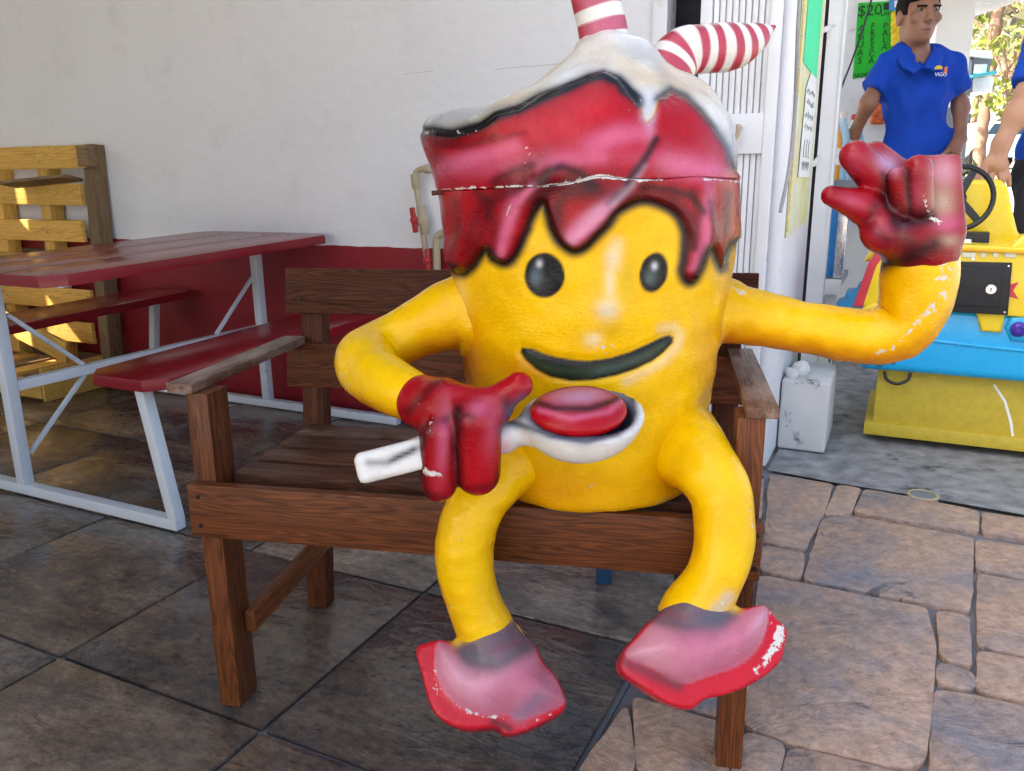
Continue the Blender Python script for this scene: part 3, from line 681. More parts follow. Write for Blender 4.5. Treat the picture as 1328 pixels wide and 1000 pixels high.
# ------------------------------------------------------------------ fibreglass statue
YC = 1.375
stat = thing('statue', PY(757, 600, YC)*np.array([1, 1, 0])+ZB*.478, 'yellow fibreglass cup statue with smiling face, red syrup top, gloves and shoes', 'statue')
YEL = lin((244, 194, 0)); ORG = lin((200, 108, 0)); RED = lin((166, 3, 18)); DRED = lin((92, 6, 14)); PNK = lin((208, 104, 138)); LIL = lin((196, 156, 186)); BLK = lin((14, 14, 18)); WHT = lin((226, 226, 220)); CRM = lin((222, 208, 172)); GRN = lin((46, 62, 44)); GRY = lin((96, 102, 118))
def ss(x, a, b): t = np.clip((x-a)/(b-a), 0, 1); return t*t*(3-2*t)
def bl(col, mk, c):
    mk = np.clip(mk, 0, 1)[:, None]; col *= 1-mk; col += mk*np.asarray(c); return col
def blob(x, y, cx, cy, rx, ry, ang=0):
    a = math.radians(ang); dx, dy = x-cx, y-cy; p = (dx*math.cos(a)+dy*math.sin(a))/rx; q = (-dx*math.sin(a)+dy*math.cos(a))/ry
    return np.exp(-(p*p+q*q))
DRIP = [(560, 352), (586, 345), (598, 354), (612, 345), (630, 322), (640, 334), (655, 341), (668, 330), (680, 304), (690, 280), (704, 262), (711, 278), (716, 296), (725, 312), (736, 322), (748, 325), (760, 319), (771, 308), (786, 293), (801, 274), (824, 262), (843, 261), (866, 269), (881, 284), (889, 308), (888, 334), (885, 354), (894, 366), (906, 353), (915, 331), (923, 321), (932, 341), (938, 347), (948, 318), (985, 300)]
TOPL = [(530, 166), (554, 169), (588, 173), (623, 162), (645, 149), (672, 143), (702, 127), (733, 116), (763, 103), (782, 99), (801, 106), (820, 124), (832, 138), (838, 158), (846, 150), (854, 128), (870, 118), (889, 125), (908, 144), (927, 167), (942, 190), (951, 217), (985, 240)]
DRIP = [tuple(q) for q in catmull(DRIP, 5)]
SYR = DRIP+TOPL[::-1]
TOPBLK = [(530, 170), (554, 170), (588, 174), (623, 163), (645, 149), (672, 142), (702, 126), (733, 115), (763, 101), (782, 97), (801, 104), (820, 121), (831, 132)]
TOPBLK2 = [(852, 128), (870, 116), (889, 124), (908, 143), (927, 166), (942, 190), (951, 217)]
MOUTH = [(677, 451), (690, 452), (705, 458), (722, 463), (745, 467), (765, 468), (790, 465), (815, 457), (840, 446), (858, 437), (868, 434), (873, 437), (872, 445), (862, 456), (845, 468), (825, 478), (800, 487), (770, 492), (740, 494), (715, 489), (696, 479), (682, 467), (676, 457)]
def cup_paint(V, Nn):
    x, y, _ = proj(V); front = ss(-(Nn@nrm([0.05, 1, 0])), -.1, .35)
    x = x+.5*wob(V, 90, 2); y = y+.5*wob(V, 90, 5)
    col = np.tile(YEL, (len(V), 1)); n1 = wob(V, 9, 11)
    bl(col, .14*ss(n1, .0, 1.6), ORG); bl(col, .45*ss(np.abs(Nn[:, 0]), .78, 1.0), ORG); bl(col, .7*blob(x, y, 600, 470, 40, 70), ORG); bl(col, .35*blob(x, y, 930, 470, 30, 60), ORG); bl(col, .5*blob(x, y, 700, 640, 120, 40), ORG); bl(col, .6*blob(x, y, 885, 610, 40, 50), ORG); bl(col, .6*blob(x, y, 690, 478, 50, 22), ORG)  # orange airbrush, deepened on flanks and under limbs as painted shade
    bl(col, .75*blob(x, y, 596, 400, 10, 40), lin((228, 205, 120)))
    # face
    fr = front
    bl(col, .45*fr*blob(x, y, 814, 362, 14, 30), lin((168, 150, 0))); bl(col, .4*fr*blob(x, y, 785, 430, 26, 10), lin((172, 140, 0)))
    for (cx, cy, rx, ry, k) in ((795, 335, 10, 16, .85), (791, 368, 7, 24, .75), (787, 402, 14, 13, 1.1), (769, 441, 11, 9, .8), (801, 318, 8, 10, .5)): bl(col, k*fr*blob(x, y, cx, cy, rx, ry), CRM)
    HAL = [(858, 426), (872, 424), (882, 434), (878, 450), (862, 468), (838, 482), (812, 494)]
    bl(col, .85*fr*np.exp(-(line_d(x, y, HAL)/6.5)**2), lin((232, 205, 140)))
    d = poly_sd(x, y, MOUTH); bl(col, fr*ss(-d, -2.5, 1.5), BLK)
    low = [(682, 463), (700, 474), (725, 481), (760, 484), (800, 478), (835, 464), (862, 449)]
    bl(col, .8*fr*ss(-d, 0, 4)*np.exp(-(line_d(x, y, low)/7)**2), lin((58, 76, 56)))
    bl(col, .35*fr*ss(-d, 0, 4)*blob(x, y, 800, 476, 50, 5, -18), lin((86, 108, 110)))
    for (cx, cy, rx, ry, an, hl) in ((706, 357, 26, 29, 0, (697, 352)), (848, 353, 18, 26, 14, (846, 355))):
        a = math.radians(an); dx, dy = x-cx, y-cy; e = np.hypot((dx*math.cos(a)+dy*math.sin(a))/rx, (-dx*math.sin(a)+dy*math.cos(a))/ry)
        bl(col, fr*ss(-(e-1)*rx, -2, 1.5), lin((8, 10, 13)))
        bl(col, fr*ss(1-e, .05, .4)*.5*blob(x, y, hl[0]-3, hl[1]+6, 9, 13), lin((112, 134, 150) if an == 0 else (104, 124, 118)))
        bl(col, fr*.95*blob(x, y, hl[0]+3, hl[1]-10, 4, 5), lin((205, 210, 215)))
    # syrup
    ds = poly_sd(x, y, SYR); dd = line_d(x, y, DRIP)
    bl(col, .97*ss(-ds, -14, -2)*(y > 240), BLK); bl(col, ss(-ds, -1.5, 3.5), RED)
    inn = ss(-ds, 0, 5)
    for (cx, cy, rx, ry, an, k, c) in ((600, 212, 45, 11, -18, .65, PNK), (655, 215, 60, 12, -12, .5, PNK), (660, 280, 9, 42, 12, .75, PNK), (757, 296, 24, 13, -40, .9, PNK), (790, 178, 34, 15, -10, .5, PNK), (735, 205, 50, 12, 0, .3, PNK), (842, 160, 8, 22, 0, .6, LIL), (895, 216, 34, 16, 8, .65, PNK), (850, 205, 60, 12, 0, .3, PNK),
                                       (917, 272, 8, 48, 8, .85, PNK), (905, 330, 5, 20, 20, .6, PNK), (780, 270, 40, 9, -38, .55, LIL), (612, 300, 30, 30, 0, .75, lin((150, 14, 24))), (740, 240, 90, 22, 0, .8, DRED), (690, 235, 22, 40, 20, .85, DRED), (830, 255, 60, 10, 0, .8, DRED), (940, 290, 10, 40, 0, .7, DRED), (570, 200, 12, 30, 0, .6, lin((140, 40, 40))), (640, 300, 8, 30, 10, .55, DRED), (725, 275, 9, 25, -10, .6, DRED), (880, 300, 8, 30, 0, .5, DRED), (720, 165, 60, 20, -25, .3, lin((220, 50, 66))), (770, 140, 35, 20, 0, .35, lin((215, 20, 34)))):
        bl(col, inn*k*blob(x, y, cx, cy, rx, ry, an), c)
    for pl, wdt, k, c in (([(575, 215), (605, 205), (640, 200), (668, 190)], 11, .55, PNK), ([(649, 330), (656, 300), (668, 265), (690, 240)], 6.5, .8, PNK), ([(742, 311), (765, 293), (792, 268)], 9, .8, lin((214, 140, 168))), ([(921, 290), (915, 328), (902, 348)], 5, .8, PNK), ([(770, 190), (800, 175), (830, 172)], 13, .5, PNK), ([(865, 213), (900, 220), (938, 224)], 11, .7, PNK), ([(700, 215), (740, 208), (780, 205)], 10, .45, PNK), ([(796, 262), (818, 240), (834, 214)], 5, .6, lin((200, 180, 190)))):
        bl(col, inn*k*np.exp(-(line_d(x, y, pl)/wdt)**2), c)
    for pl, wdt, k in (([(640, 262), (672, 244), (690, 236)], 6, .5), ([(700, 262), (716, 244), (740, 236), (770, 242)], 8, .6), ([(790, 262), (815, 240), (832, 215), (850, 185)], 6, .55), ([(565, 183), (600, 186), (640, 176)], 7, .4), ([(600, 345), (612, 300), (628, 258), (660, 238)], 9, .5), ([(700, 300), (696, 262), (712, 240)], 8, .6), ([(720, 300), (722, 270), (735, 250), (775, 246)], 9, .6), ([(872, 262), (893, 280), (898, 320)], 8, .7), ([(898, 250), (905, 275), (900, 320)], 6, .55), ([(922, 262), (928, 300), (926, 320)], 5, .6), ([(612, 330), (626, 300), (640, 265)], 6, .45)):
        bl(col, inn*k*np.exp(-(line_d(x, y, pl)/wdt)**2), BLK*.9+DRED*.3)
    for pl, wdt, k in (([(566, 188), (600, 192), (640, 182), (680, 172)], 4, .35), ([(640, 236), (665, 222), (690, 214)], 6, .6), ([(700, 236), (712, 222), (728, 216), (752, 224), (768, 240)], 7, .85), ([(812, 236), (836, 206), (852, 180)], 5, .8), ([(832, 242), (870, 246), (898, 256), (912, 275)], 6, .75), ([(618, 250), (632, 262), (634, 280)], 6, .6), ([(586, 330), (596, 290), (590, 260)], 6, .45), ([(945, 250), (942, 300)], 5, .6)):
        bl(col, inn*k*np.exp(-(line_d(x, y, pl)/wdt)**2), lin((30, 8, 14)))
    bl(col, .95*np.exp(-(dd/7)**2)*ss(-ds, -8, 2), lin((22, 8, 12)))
    # white foam above the syrup
    top = (ds > -1) & (y < 240)
    foam = ss(np.where(y < 240, ds, -9), -1, 3)
    fc = np.tile(lin((222, 222, 214)), (len(V), 1)); bl(fc, .85*ss(wob(V, 16, 31), -.2, 1.0), lin((200, 182, 142))); bl(fc, .5*ss(wob(V, 20, 33), .1, 1.2), lin((158, 174, 190))); bl(fc, .35*ss(wob(V, 40, 35), .3, 1.4), lin((130, 134, 136)))
    col[:] = col*(1-foam[:, None])+fc*foam[:, None]
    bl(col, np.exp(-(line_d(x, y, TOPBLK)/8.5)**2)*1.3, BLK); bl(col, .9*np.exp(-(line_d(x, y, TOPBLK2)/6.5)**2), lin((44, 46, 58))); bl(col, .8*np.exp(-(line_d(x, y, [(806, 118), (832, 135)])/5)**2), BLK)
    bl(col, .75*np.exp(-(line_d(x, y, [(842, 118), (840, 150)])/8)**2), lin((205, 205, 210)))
    sy = SEAM
    dl_ = line_d(x, y, sy)
    chip = .62*np.exp(-(dl_/2.0)**2)+.40*np.exp(-(dl_/7)**2)*(.3+.9*blob(x, y, 780, 234, 60, 40))
    chip = np.maximum(chip, .45*blob(x, y, 590, 390, 8, 20)); chip = np.maximum(chip, .42*np.exp(-((y-172)/6)**2)*(x < 640))
    chip = np.maximum(chip, .34*ss(wob(V, 40, 8), .6, 2)); chip = np.maximum(chip, .22*blob(x, y, 900, 300, 40, 60)*(ds < 4)); chip = np.maximum(chip, .26*blob(x, y, 700, 225, 120, 40)*(ds < 4))
    return col, chip, ds
SIL = [(240, 570, 953), (300, 578, 950), (345, 583, 946), (400, 590, 938), (460, 597, 928), (520, 607, 917), (570, 617, 908), (600, 624, 902)]
X0 = 761.5
PL = [(46, 10), (50, 13), (55, 17), (64, 22), (76, 37), (90, 55), (105, 73), (120, 97), (135, 127), (146, 159), (152, 190), (157, 208), (165, 214), (180, 211), (205, 202)]
PR = [(46, 30), (50, 55), (55, 69), (64, 81), (76, 95), (90, 115), (105, 135), (120, 152), (135, 165), (146, 173), (152, 178), (157, 181), (165, 185), (180, 189), (205, 192)]
PF = [(46, 15), (50, 30), (55, 42), (64, 56), (76, 73), (90, 91), (105, 110), (120, 129), (135, 147), (146, 159), (152, 165), (157, 169), (165, 176), (180, 184), (205, 192)]
zs_, cs_, rl_, rr_, rf_ = [], [], [], [], []
for (py, a), (_, b_), (_, c) in zip(PL, PR, PF):
    P = PY(X0, py, YC); k = px2m(P, 1); zs_.append(P[2]); cs_.append(P[0]); rl_.append(a*k*.984); rr_.append(b_*k*.984); rf_.append(c*k*.984)
for py, xl, xr in SIL:
    a, b_ = PY(xl, py, YC), PY(xr, py, YC); r = (b_[0]-a[0])/2*.984; zs_.append((a[2]+b_[2])/2); cs_.append((a[0]+b_[0])/2); rl_.append(r); rr_.append(r); rf_.append(r)
zs_, cs_, rl_, rr_, rf_ = [np.array(q)[::-1] for q in (zs_, cs_, rl_, rr_, rf_)]
ZSEAM, ZBOT = float(PY(757, 239, YC-.25)[2]), .4785
SEAM = [(540, 247), (560, 246), (640, 243), (700, 241), (735, 238), (765, 231), (785, 229), (800, 232), (850, 234), (900, 231), (960, 236)]
def cup_mesh(z0, z1, nz, nt_=520, capb=False, capt=False):
    zz = np.linspace(z0, z1, nz); c = np.interp(zz, zs_, cs_)
    fine = np.linspace(zs_[0], zs_[-1], 400); ker = np.exp(-(np.arange(-14, 15)/5.0)**2); ker /= ker.sum()
    smo = lambda q, kk: np.interp(zz, fine, np.convolve(np.pad(np.interp(fine, zs_, q), 14, mode='edge'), kk, 'valid'))
    rl, rr, rf = smo(rl_, ker), smo(rr_, ker), smo(rf_, ker); rl = np.maximum(rl, .0) ; rl = .7*np.interp(zz, zs_, rl_)+.3*rl
    th = np.linspace(0, 2*np.pi, nt_, endpoint=False); Th, Z = np.meshgrid(th, zz)
    wr = ss(np.cos(Th), 0, 1); wl = ss(-np.cos(Th), .15, 1)
    R = rf[:, None]*(1-wr-wl)+rr[:, None]*wr+rl[:, None]*wl
    if capb:
        e = np.clip((zz-z0)/.03, 0, 1); R = R-.03*(1-np.sqrt(1-(1-e)**2))[:, None]
    if capt:
        e = np.clip((z1-zz)/.012, 0, 1); R = R*np.sqrt(np.clip(1-(1-e)**2, 0, 1))[:, None]+.0005
    X = c[:, None]+R*np.cos(Th); Y = YC+R*np.sin(Th)
    V = np.stack([X, Y, Z], -1).reshape(-1, 3)
    px, _, dz = proj(V); V[:, 2] += np.interp(px, [q[0] for q in SEAM], [239-q[1] for q in SEAM])*dz/F*np.exp(-((V[:, 2]-ZSEAM)/.02)**2)
    i, j = np.meshgrid(np.arange(nz-1), np.arange(nt_), indexing='ij'); k = (j+1) % nt_
    Fc = np.stack([i*nt_+j, i*nt_+k, (i+1)*nt_+k, (i+1)*nt_+j], -1).reshape(-1, 4)
    return V, Fc, nt_
def cup_part(name, z0, z1, nz, **k):
    V, Fc, nt_ = cup_mesh(z0, z1, nz, **k); Nn = vnormals(V, Fc)
    lid = k.get('capt', False)
    disp = .0028*wob(V, 16, 21)+.0012*wob(V, 45, 22)
    if lid: disp = disp+(.004*wob(V, 12, 25)+.005*wob(V, 34, 27))*ss(V[:, 2], ZSEAM+.07, ZSEAM+.14)
    x, y, _ = proj(V); ds = poly_sd(x, y, SYR); raise_ = .0065*ss(-ds, -1, 7)
    # soft relief of the syrup folds
    fold = .006*np.exp(-(line_d(x, y, [(655, 335), (662, 290), (690, 250), (720, 225)])/14)**2)+.007*np.exp(-(line_d(x, y, [(748, 318), (770, 290), (800, 262), (840, 225), (850, 190)])/14)**2)+.006*np.exp(-(line_d(x, y, [(895, 355), (914, 300), (905, 250)])/11)**2)+.005*np.exp(-(line_d(x, y, [(598, 345), (610, 300), (600, 260)])/14)**2)
    nose = .012*blob(x, y, 790, 395, 18, 28)*(Nn[:, 1] < 0)
    groove = -.006*np.exp(-(poly_sd(x, y, MOUTH)/5)**2)*(Nn[:, 1] < 0)
    edge = 0.0
    V = V+Nn*(disp+raise_+fold*ss(-ds, -2, 6)+nose+groove*.5+edge)[:, None]
    if k.get('capb'):
        V = np.vstack([V, V[:nt_].mean(0)[None]]); cap = [(nt_-1-j, nt_-1-(j+1) % nt_, len(V)-1, len(V)-1) for j in range(nt_)]
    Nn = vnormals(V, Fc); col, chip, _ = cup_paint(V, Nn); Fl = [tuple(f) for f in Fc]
    if k.get('capb'): Fl += [(a, b_, c) for a, b_, c, _ in cap]
    else: Fl.append(tuple(range(nt_))[::-1])
    if k.get('capt'): Fl.append(tuple(range((len(V)//nt_-1)*nt_, (len(V)//nt_)*nt_)))
    elif k.get('capb'): Fl.append(tuple(range(len(V)-1-nt_, len(V)-1)))
    return painted(name, V, Fl, col, chip, 'statue_paint', stat)
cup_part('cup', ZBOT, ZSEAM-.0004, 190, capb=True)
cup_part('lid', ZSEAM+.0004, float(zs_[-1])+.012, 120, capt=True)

def limb(name, ctrl, paint, seed, segs=56, sub=16, dis=.0022):
    P = [PY(x, y, d) for x, y, d, r in ctrl]; R = [px2m(p, c[3]) for p, c in zip(P, ctrl)]
    V, Fc = tubegeo(P, R, segs, False, sub); Fc = np.array(Fc); Nn = vnormals(V, Fc)
    V = V+Nn*(dis*wob(V, 22, seed)+.0008*wob(V, 70, seed+1))[:, None]; Nn = vnormals(V, Fc)
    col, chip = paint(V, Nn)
    Fl = [tuple(f) for f in Fc]+[tuple(range(segs))[::-1], tuple(range(len(V)-segs, len(V)))]
    return painted(name, V, Fl, col, chip, 'statue_paint', stat)
def yellow_paint(scr, dark=None):
    def f(V, Nn):
        x, y, _ = proj(V); col = np.tile(YEL, (len(V), 1)); bl(col, .14*ss(wob(V, 14, 41), .0, 1.5), ORG); bl(col, .75*ss(-Nn[:, 2], -.05, .8), ORG); bl(col, .3*ss(np.abs(Nn[:, 0]), .75, 1.0), ORG)  # undersides and sides darker orange: airbrush tone plus painted-in shade
        chip = .25*ss(wob(V, 50, 43), .9, 2)
        for pl, wd, k in scr: chip = np.maximum(chip, k*np.exp(-(line_d(x, y, pl)/wd)**2))
        for pl, wd, k, c in (dark or ()): bl(col, k*np.exp(-(line_d(x, y, pl)/wd)**2), c)
        return col, chip
    return f
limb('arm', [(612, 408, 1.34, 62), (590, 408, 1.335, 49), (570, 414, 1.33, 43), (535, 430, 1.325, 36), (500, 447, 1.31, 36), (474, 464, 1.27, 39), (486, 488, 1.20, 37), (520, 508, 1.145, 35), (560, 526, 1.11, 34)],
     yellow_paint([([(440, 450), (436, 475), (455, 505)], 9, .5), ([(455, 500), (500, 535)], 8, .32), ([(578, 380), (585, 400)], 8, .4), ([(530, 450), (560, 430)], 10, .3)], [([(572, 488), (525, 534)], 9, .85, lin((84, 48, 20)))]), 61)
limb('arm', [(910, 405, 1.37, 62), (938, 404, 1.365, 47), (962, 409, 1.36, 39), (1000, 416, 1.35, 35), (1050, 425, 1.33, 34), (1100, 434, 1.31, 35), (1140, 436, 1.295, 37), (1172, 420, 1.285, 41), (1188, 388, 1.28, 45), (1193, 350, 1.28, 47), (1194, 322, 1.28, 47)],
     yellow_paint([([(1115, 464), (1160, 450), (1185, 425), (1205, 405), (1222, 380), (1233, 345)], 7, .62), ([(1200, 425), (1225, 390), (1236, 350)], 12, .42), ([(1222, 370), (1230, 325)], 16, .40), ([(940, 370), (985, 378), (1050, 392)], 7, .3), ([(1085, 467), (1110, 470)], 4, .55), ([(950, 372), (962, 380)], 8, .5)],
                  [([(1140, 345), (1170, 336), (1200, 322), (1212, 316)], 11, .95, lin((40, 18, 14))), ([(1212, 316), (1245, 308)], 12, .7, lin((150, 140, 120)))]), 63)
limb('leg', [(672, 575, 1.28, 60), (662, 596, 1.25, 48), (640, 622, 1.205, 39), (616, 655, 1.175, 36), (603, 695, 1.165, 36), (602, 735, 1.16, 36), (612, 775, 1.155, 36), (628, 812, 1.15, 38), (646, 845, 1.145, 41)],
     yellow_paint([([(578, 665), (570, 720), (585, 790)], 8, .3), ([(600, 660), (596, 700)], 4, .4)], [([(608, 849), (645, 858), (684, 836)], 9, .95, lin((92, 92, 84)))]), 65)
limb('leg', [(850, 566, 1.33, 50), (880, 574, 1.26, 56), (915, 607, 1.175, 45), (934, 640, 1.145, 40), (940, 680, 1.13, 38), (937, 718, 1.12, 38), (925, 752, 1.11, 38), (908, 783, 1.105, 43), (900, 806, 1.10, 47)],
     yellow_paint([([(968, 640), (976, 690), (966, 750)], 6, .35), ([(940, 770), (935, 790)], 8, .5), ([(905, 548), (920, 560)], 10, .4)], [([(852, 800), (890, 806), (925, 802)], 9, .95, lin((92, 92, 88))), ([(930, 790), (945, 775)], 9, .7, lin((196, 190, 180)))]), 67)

def sdf_part(name, prims, pad, h, paint, k=.012, dis=.0012, seed=3, extra=None, parent=None):
    pts = np.array([q for p in prims for q in p[1]]); lo, hi = pts.min(0)-pad, pts.max(0)+pad
    def fn(G):
        d = None
        for typ, _, f, kk in prims:
            e = f(G); d = e if d is None else smin(d, e, kk)
        if extra: d = extra(G, d)
        return d-dis*wob(G, 26, seed)
    V, Fc = nets(fn, lo, hi, h); Nn = vnormals(V, Fc); col, chip = paint(V, Nn)
    return painted(name, V, [tuple(f) for f in Fc], col, chip, 'statue_paint', parent or stat)
def cap(x0, y0, d0, r0, x1, y1, d1, r1, k=.012):
    a, b_ = PY(x0, y0, d0), PY(x1, y1, d1); ra, rb = px2m(a, r0), px2m(b_, r1)
    return ('cap', [a, b_], lambda G: sd_cap(G, a, b_, ra, rb), k)
def bxp(x, y, d, hx, hy, hz, ang=0, r=.4, k=.012):
    c = PY(x, y, d); s = px2m(c, 1); a = math.radians(ang)
    ex = math.cos(a)*rt-math.sin(a)*up; ey = math.sin(a)*rt+math.cos(a)*up; R = np.array([ex, ey, -fw]); hh = np.array([hx*s, hy*s, hz*s]); rr = r*hh.min()
    return ('box', [c], lambda G: sd_box(G, c, R, hh, rr), k)
def glove_paint(dark, hil, chips, base=RED, extra=()):
    def f(V, Nn):
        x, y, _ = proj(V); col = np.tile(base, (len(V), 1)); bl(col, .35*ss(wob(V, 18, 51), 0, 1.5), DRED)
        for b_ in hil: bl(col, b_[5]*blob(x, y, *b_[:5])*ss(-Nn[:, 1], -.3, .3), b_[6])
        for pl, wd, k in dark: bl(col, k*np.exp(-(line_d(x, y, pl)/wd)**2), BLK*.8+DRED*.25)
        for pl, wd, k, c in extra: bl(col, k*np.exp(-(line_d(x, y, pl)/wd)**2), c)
        chip = .3*ss(wob(V, 50, 53), .8, 2)
        for pl, wd, k in chips: chip = np.maximum(chip, k*np.exp(-(line_d(x, y, pl)/wd)**2))
        return col, chip
    return f
# left hand in the picture: fist around the spoon
DH = 1.085
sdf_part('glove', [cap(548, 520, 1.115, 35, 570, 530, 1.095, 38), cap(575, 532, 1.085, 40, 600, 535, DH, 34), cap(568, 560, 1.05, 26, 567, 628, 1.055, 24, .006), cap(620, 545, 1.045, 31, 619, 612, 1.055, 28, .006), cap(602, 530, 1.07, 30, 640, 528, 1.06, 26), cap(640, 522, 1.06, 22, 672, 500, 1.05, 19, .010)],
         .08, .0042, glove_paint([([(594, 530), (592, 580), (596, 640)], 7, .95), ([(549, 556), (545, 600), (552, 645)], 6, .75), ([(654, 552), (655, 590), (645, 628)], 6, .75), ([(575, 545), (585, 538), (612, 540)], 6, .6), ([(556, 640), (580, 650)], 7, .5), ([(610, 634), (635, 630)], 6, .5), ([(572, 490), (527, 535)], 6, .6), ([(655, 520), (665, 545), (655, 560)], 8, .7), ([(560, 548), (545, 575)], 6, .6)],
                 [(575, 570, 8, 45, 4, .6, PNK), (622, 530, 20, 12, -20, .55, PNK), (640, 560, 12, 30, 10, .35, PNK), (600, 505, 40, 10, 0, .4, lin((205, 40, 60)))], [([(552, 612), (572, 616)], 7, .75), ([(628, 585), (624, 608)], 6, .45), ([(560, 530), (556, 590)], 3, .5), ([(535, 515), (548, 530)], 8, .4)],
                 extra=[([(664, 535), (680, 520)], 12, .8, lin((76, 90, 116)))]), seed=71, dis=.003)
# spoon
def spoon_paint(V, Nn):
    x, y, _ = proj(V); col = np.tile(WHT, (len(V), 1)); bl(col, .3*ss(wob(V, 18, 55), 0, 1.4), lin((176, 184, 190)))
    bl(col, .95*np.exp(-(line_d(x, y, [(478, 600), (500, 600), (545, 580)])/5.5)**2)*(.6+.4*ss(wob(V, 60, 57), -.6, .6)), BLK)
    bl(col, .9*np.exp(-(line_d(x, y, [(655, 545), (672, 550), (690, 556), (715, 566), (760, 573), (800, 562), (822, 535), (820, 512)])/6)**2), lin((62, 68, 84)))
    bl(col, .8*ss(-poly_sd(x, y, [(660, 535), (690, 520), (700, 505), (810, 495), (826, 515), (815, 548), (780, 566), (730, 566), (690, 553)]), -3, 6), lin((72, 78, 96)))
    q = (V-bc)@bR.T; rr = np.hypot(q[:, 0]/(80*bs_), q[:, 1]/(62*bs_)); bl(col, .9*ss(.90-rr, 0, .10)*ss(Nn@bR[2], -.2, .3), lin((44, 48, 62))); bl(col, .6*np.exp(-((rr-.80)/.08)**2)*ss(Nn@bR[2], 0, .5), lin((70, 76, 96)))
    bl(col, .5*blob(x, y, 655, 580, 10, 14), lin((214, 130, 140)))
    return col, .2*ss(wob(V, 40, 59), .9, 2)
ARM = -9
def spoon_bowl():
    c = PY(757, 540, 1.06); s = px2m(c, 1); a = math.radians(7)
    n = nrm(-fw*.56+up*.83); ex = nrm(math.cos(a)*rt+math.sin(a)*np.cross(n, rt)); ex = nrm(ex-n*np.dot(ex, n)); ey = np.cross(n, ex); R = np.array([ex, ey, n])
    rad = np.array([80*s, 62*s, 60*s])
    def f(G):
        q = (G-c)@R.T; k = np.linalg.norm(q/rad, axis=-1); d = (k-1)*rad[2]
        d = np.maximum(d, q[..., 2]-4*s)
        inner = (np.linalg.norm((q-np.array([0, 0, 4*s]))/(rad*np.array([.78, .74, .7])), axis=-1)-1)*rad[2]*.75
        return np.maximum(d, -inner)
    return ('ell', [c-.09, c+.09], f, .008), c, R, s
bowl, bc, bR, bs_ = spoon_bowl()
sp = sdf_part('spoon', [bxp(516, 595, 1.06, 54, 20, 17, -14, .5), bxp(600, 578, 1.075, 62, 15, 12, -7, .6), bowl, cap(650, 566, 1.07, 16, 705, 553, 1.075, 18, .02)], .05, .0042, spoon_paint, seed=73)
def scoop_paint(V, Nn):
    x, y, _ = proj(V); col = np.tile(RED, (len(V), 1)); bl(col, .8*blob(x, y, 752, 514, 40, 12, -4), LIL*.8); bl(col, .9*np.exp(-(line_d(x, y, [(690, 520), (720, 530), (765, 530), (800, 518), (815, 500)])/5)**2), lin((40, 18, 26))); bl(col, .6*np.exp(-(line_d(x, y, [(700, 532), (740, 543), (790, 534), (812, 515)])/4)**2), PNK)
    return col, .25*ss(wob(V, 50, 56), .8, 2)
sc = bc+bR[2]*8*bs_-bR[0]*4*bs_; srad = np.array([64*bs_, 48*bs_, 21*bs_])
sdf_part('syrup_scoop', [('ell', [sc-.06, sc+.06], lambda G: (np.linalg.norm(((G-sc)@bR.T)/srad, axis=-1)-1)*srad[2], .01)], .02, .0038, scoop_paint, seed=75, parent=sp)
# right hand in the picture: raised, curled fingers with two spread
DR = 1.275
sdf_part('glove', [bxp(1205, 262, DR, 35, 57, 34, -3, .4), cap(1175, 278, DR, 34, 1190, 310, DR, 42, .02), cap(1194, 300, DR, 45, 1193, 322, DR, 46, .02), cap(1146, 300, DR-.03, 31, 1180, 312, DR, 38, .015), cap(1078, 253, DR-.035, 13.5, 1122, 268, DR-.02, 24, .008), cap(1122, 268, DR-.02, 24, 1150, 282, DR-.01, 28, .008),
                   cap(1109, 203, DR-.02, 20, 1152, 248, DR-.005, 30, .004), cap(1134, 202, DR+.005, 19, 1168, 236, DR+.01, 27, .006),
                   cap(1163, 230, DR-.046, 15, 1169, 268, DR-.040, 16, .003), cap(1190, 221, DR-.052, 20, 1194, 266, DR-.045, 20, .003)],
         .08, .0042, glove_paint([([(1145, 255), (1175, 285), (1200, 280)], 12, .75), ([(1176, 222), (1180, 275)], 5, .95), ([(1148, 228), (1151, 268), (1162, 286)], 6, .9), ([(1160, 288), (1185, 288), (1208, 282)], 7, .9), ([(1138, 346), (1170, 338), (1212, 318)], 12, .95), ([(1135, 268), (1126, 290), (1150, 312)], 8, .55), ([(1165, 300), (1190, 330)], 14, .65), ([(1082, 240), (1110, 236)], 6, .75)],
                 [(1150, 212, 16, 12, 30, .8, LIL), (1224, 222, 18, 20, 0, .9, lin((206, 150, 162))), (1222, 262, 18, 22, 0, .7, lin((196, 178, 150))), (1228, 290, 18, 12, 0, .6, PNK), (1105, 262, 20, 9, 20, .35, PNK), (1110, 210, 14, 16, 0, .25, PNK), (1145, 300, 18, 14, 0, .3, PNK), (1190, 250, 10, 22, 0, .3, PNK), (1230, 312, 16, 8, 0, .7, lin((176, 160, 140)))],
                 [([(1180, 204), (1190, 215), (1196, 235), (1202, 270), (1212, 284)], 3.5, .5), ([(1210, 284), (1218, 288)], 6, .9), ([(1225, 255), (1228, 290)], 14, .3)], base=lin((150, 10, 24))), seed=77, dis=.0022)

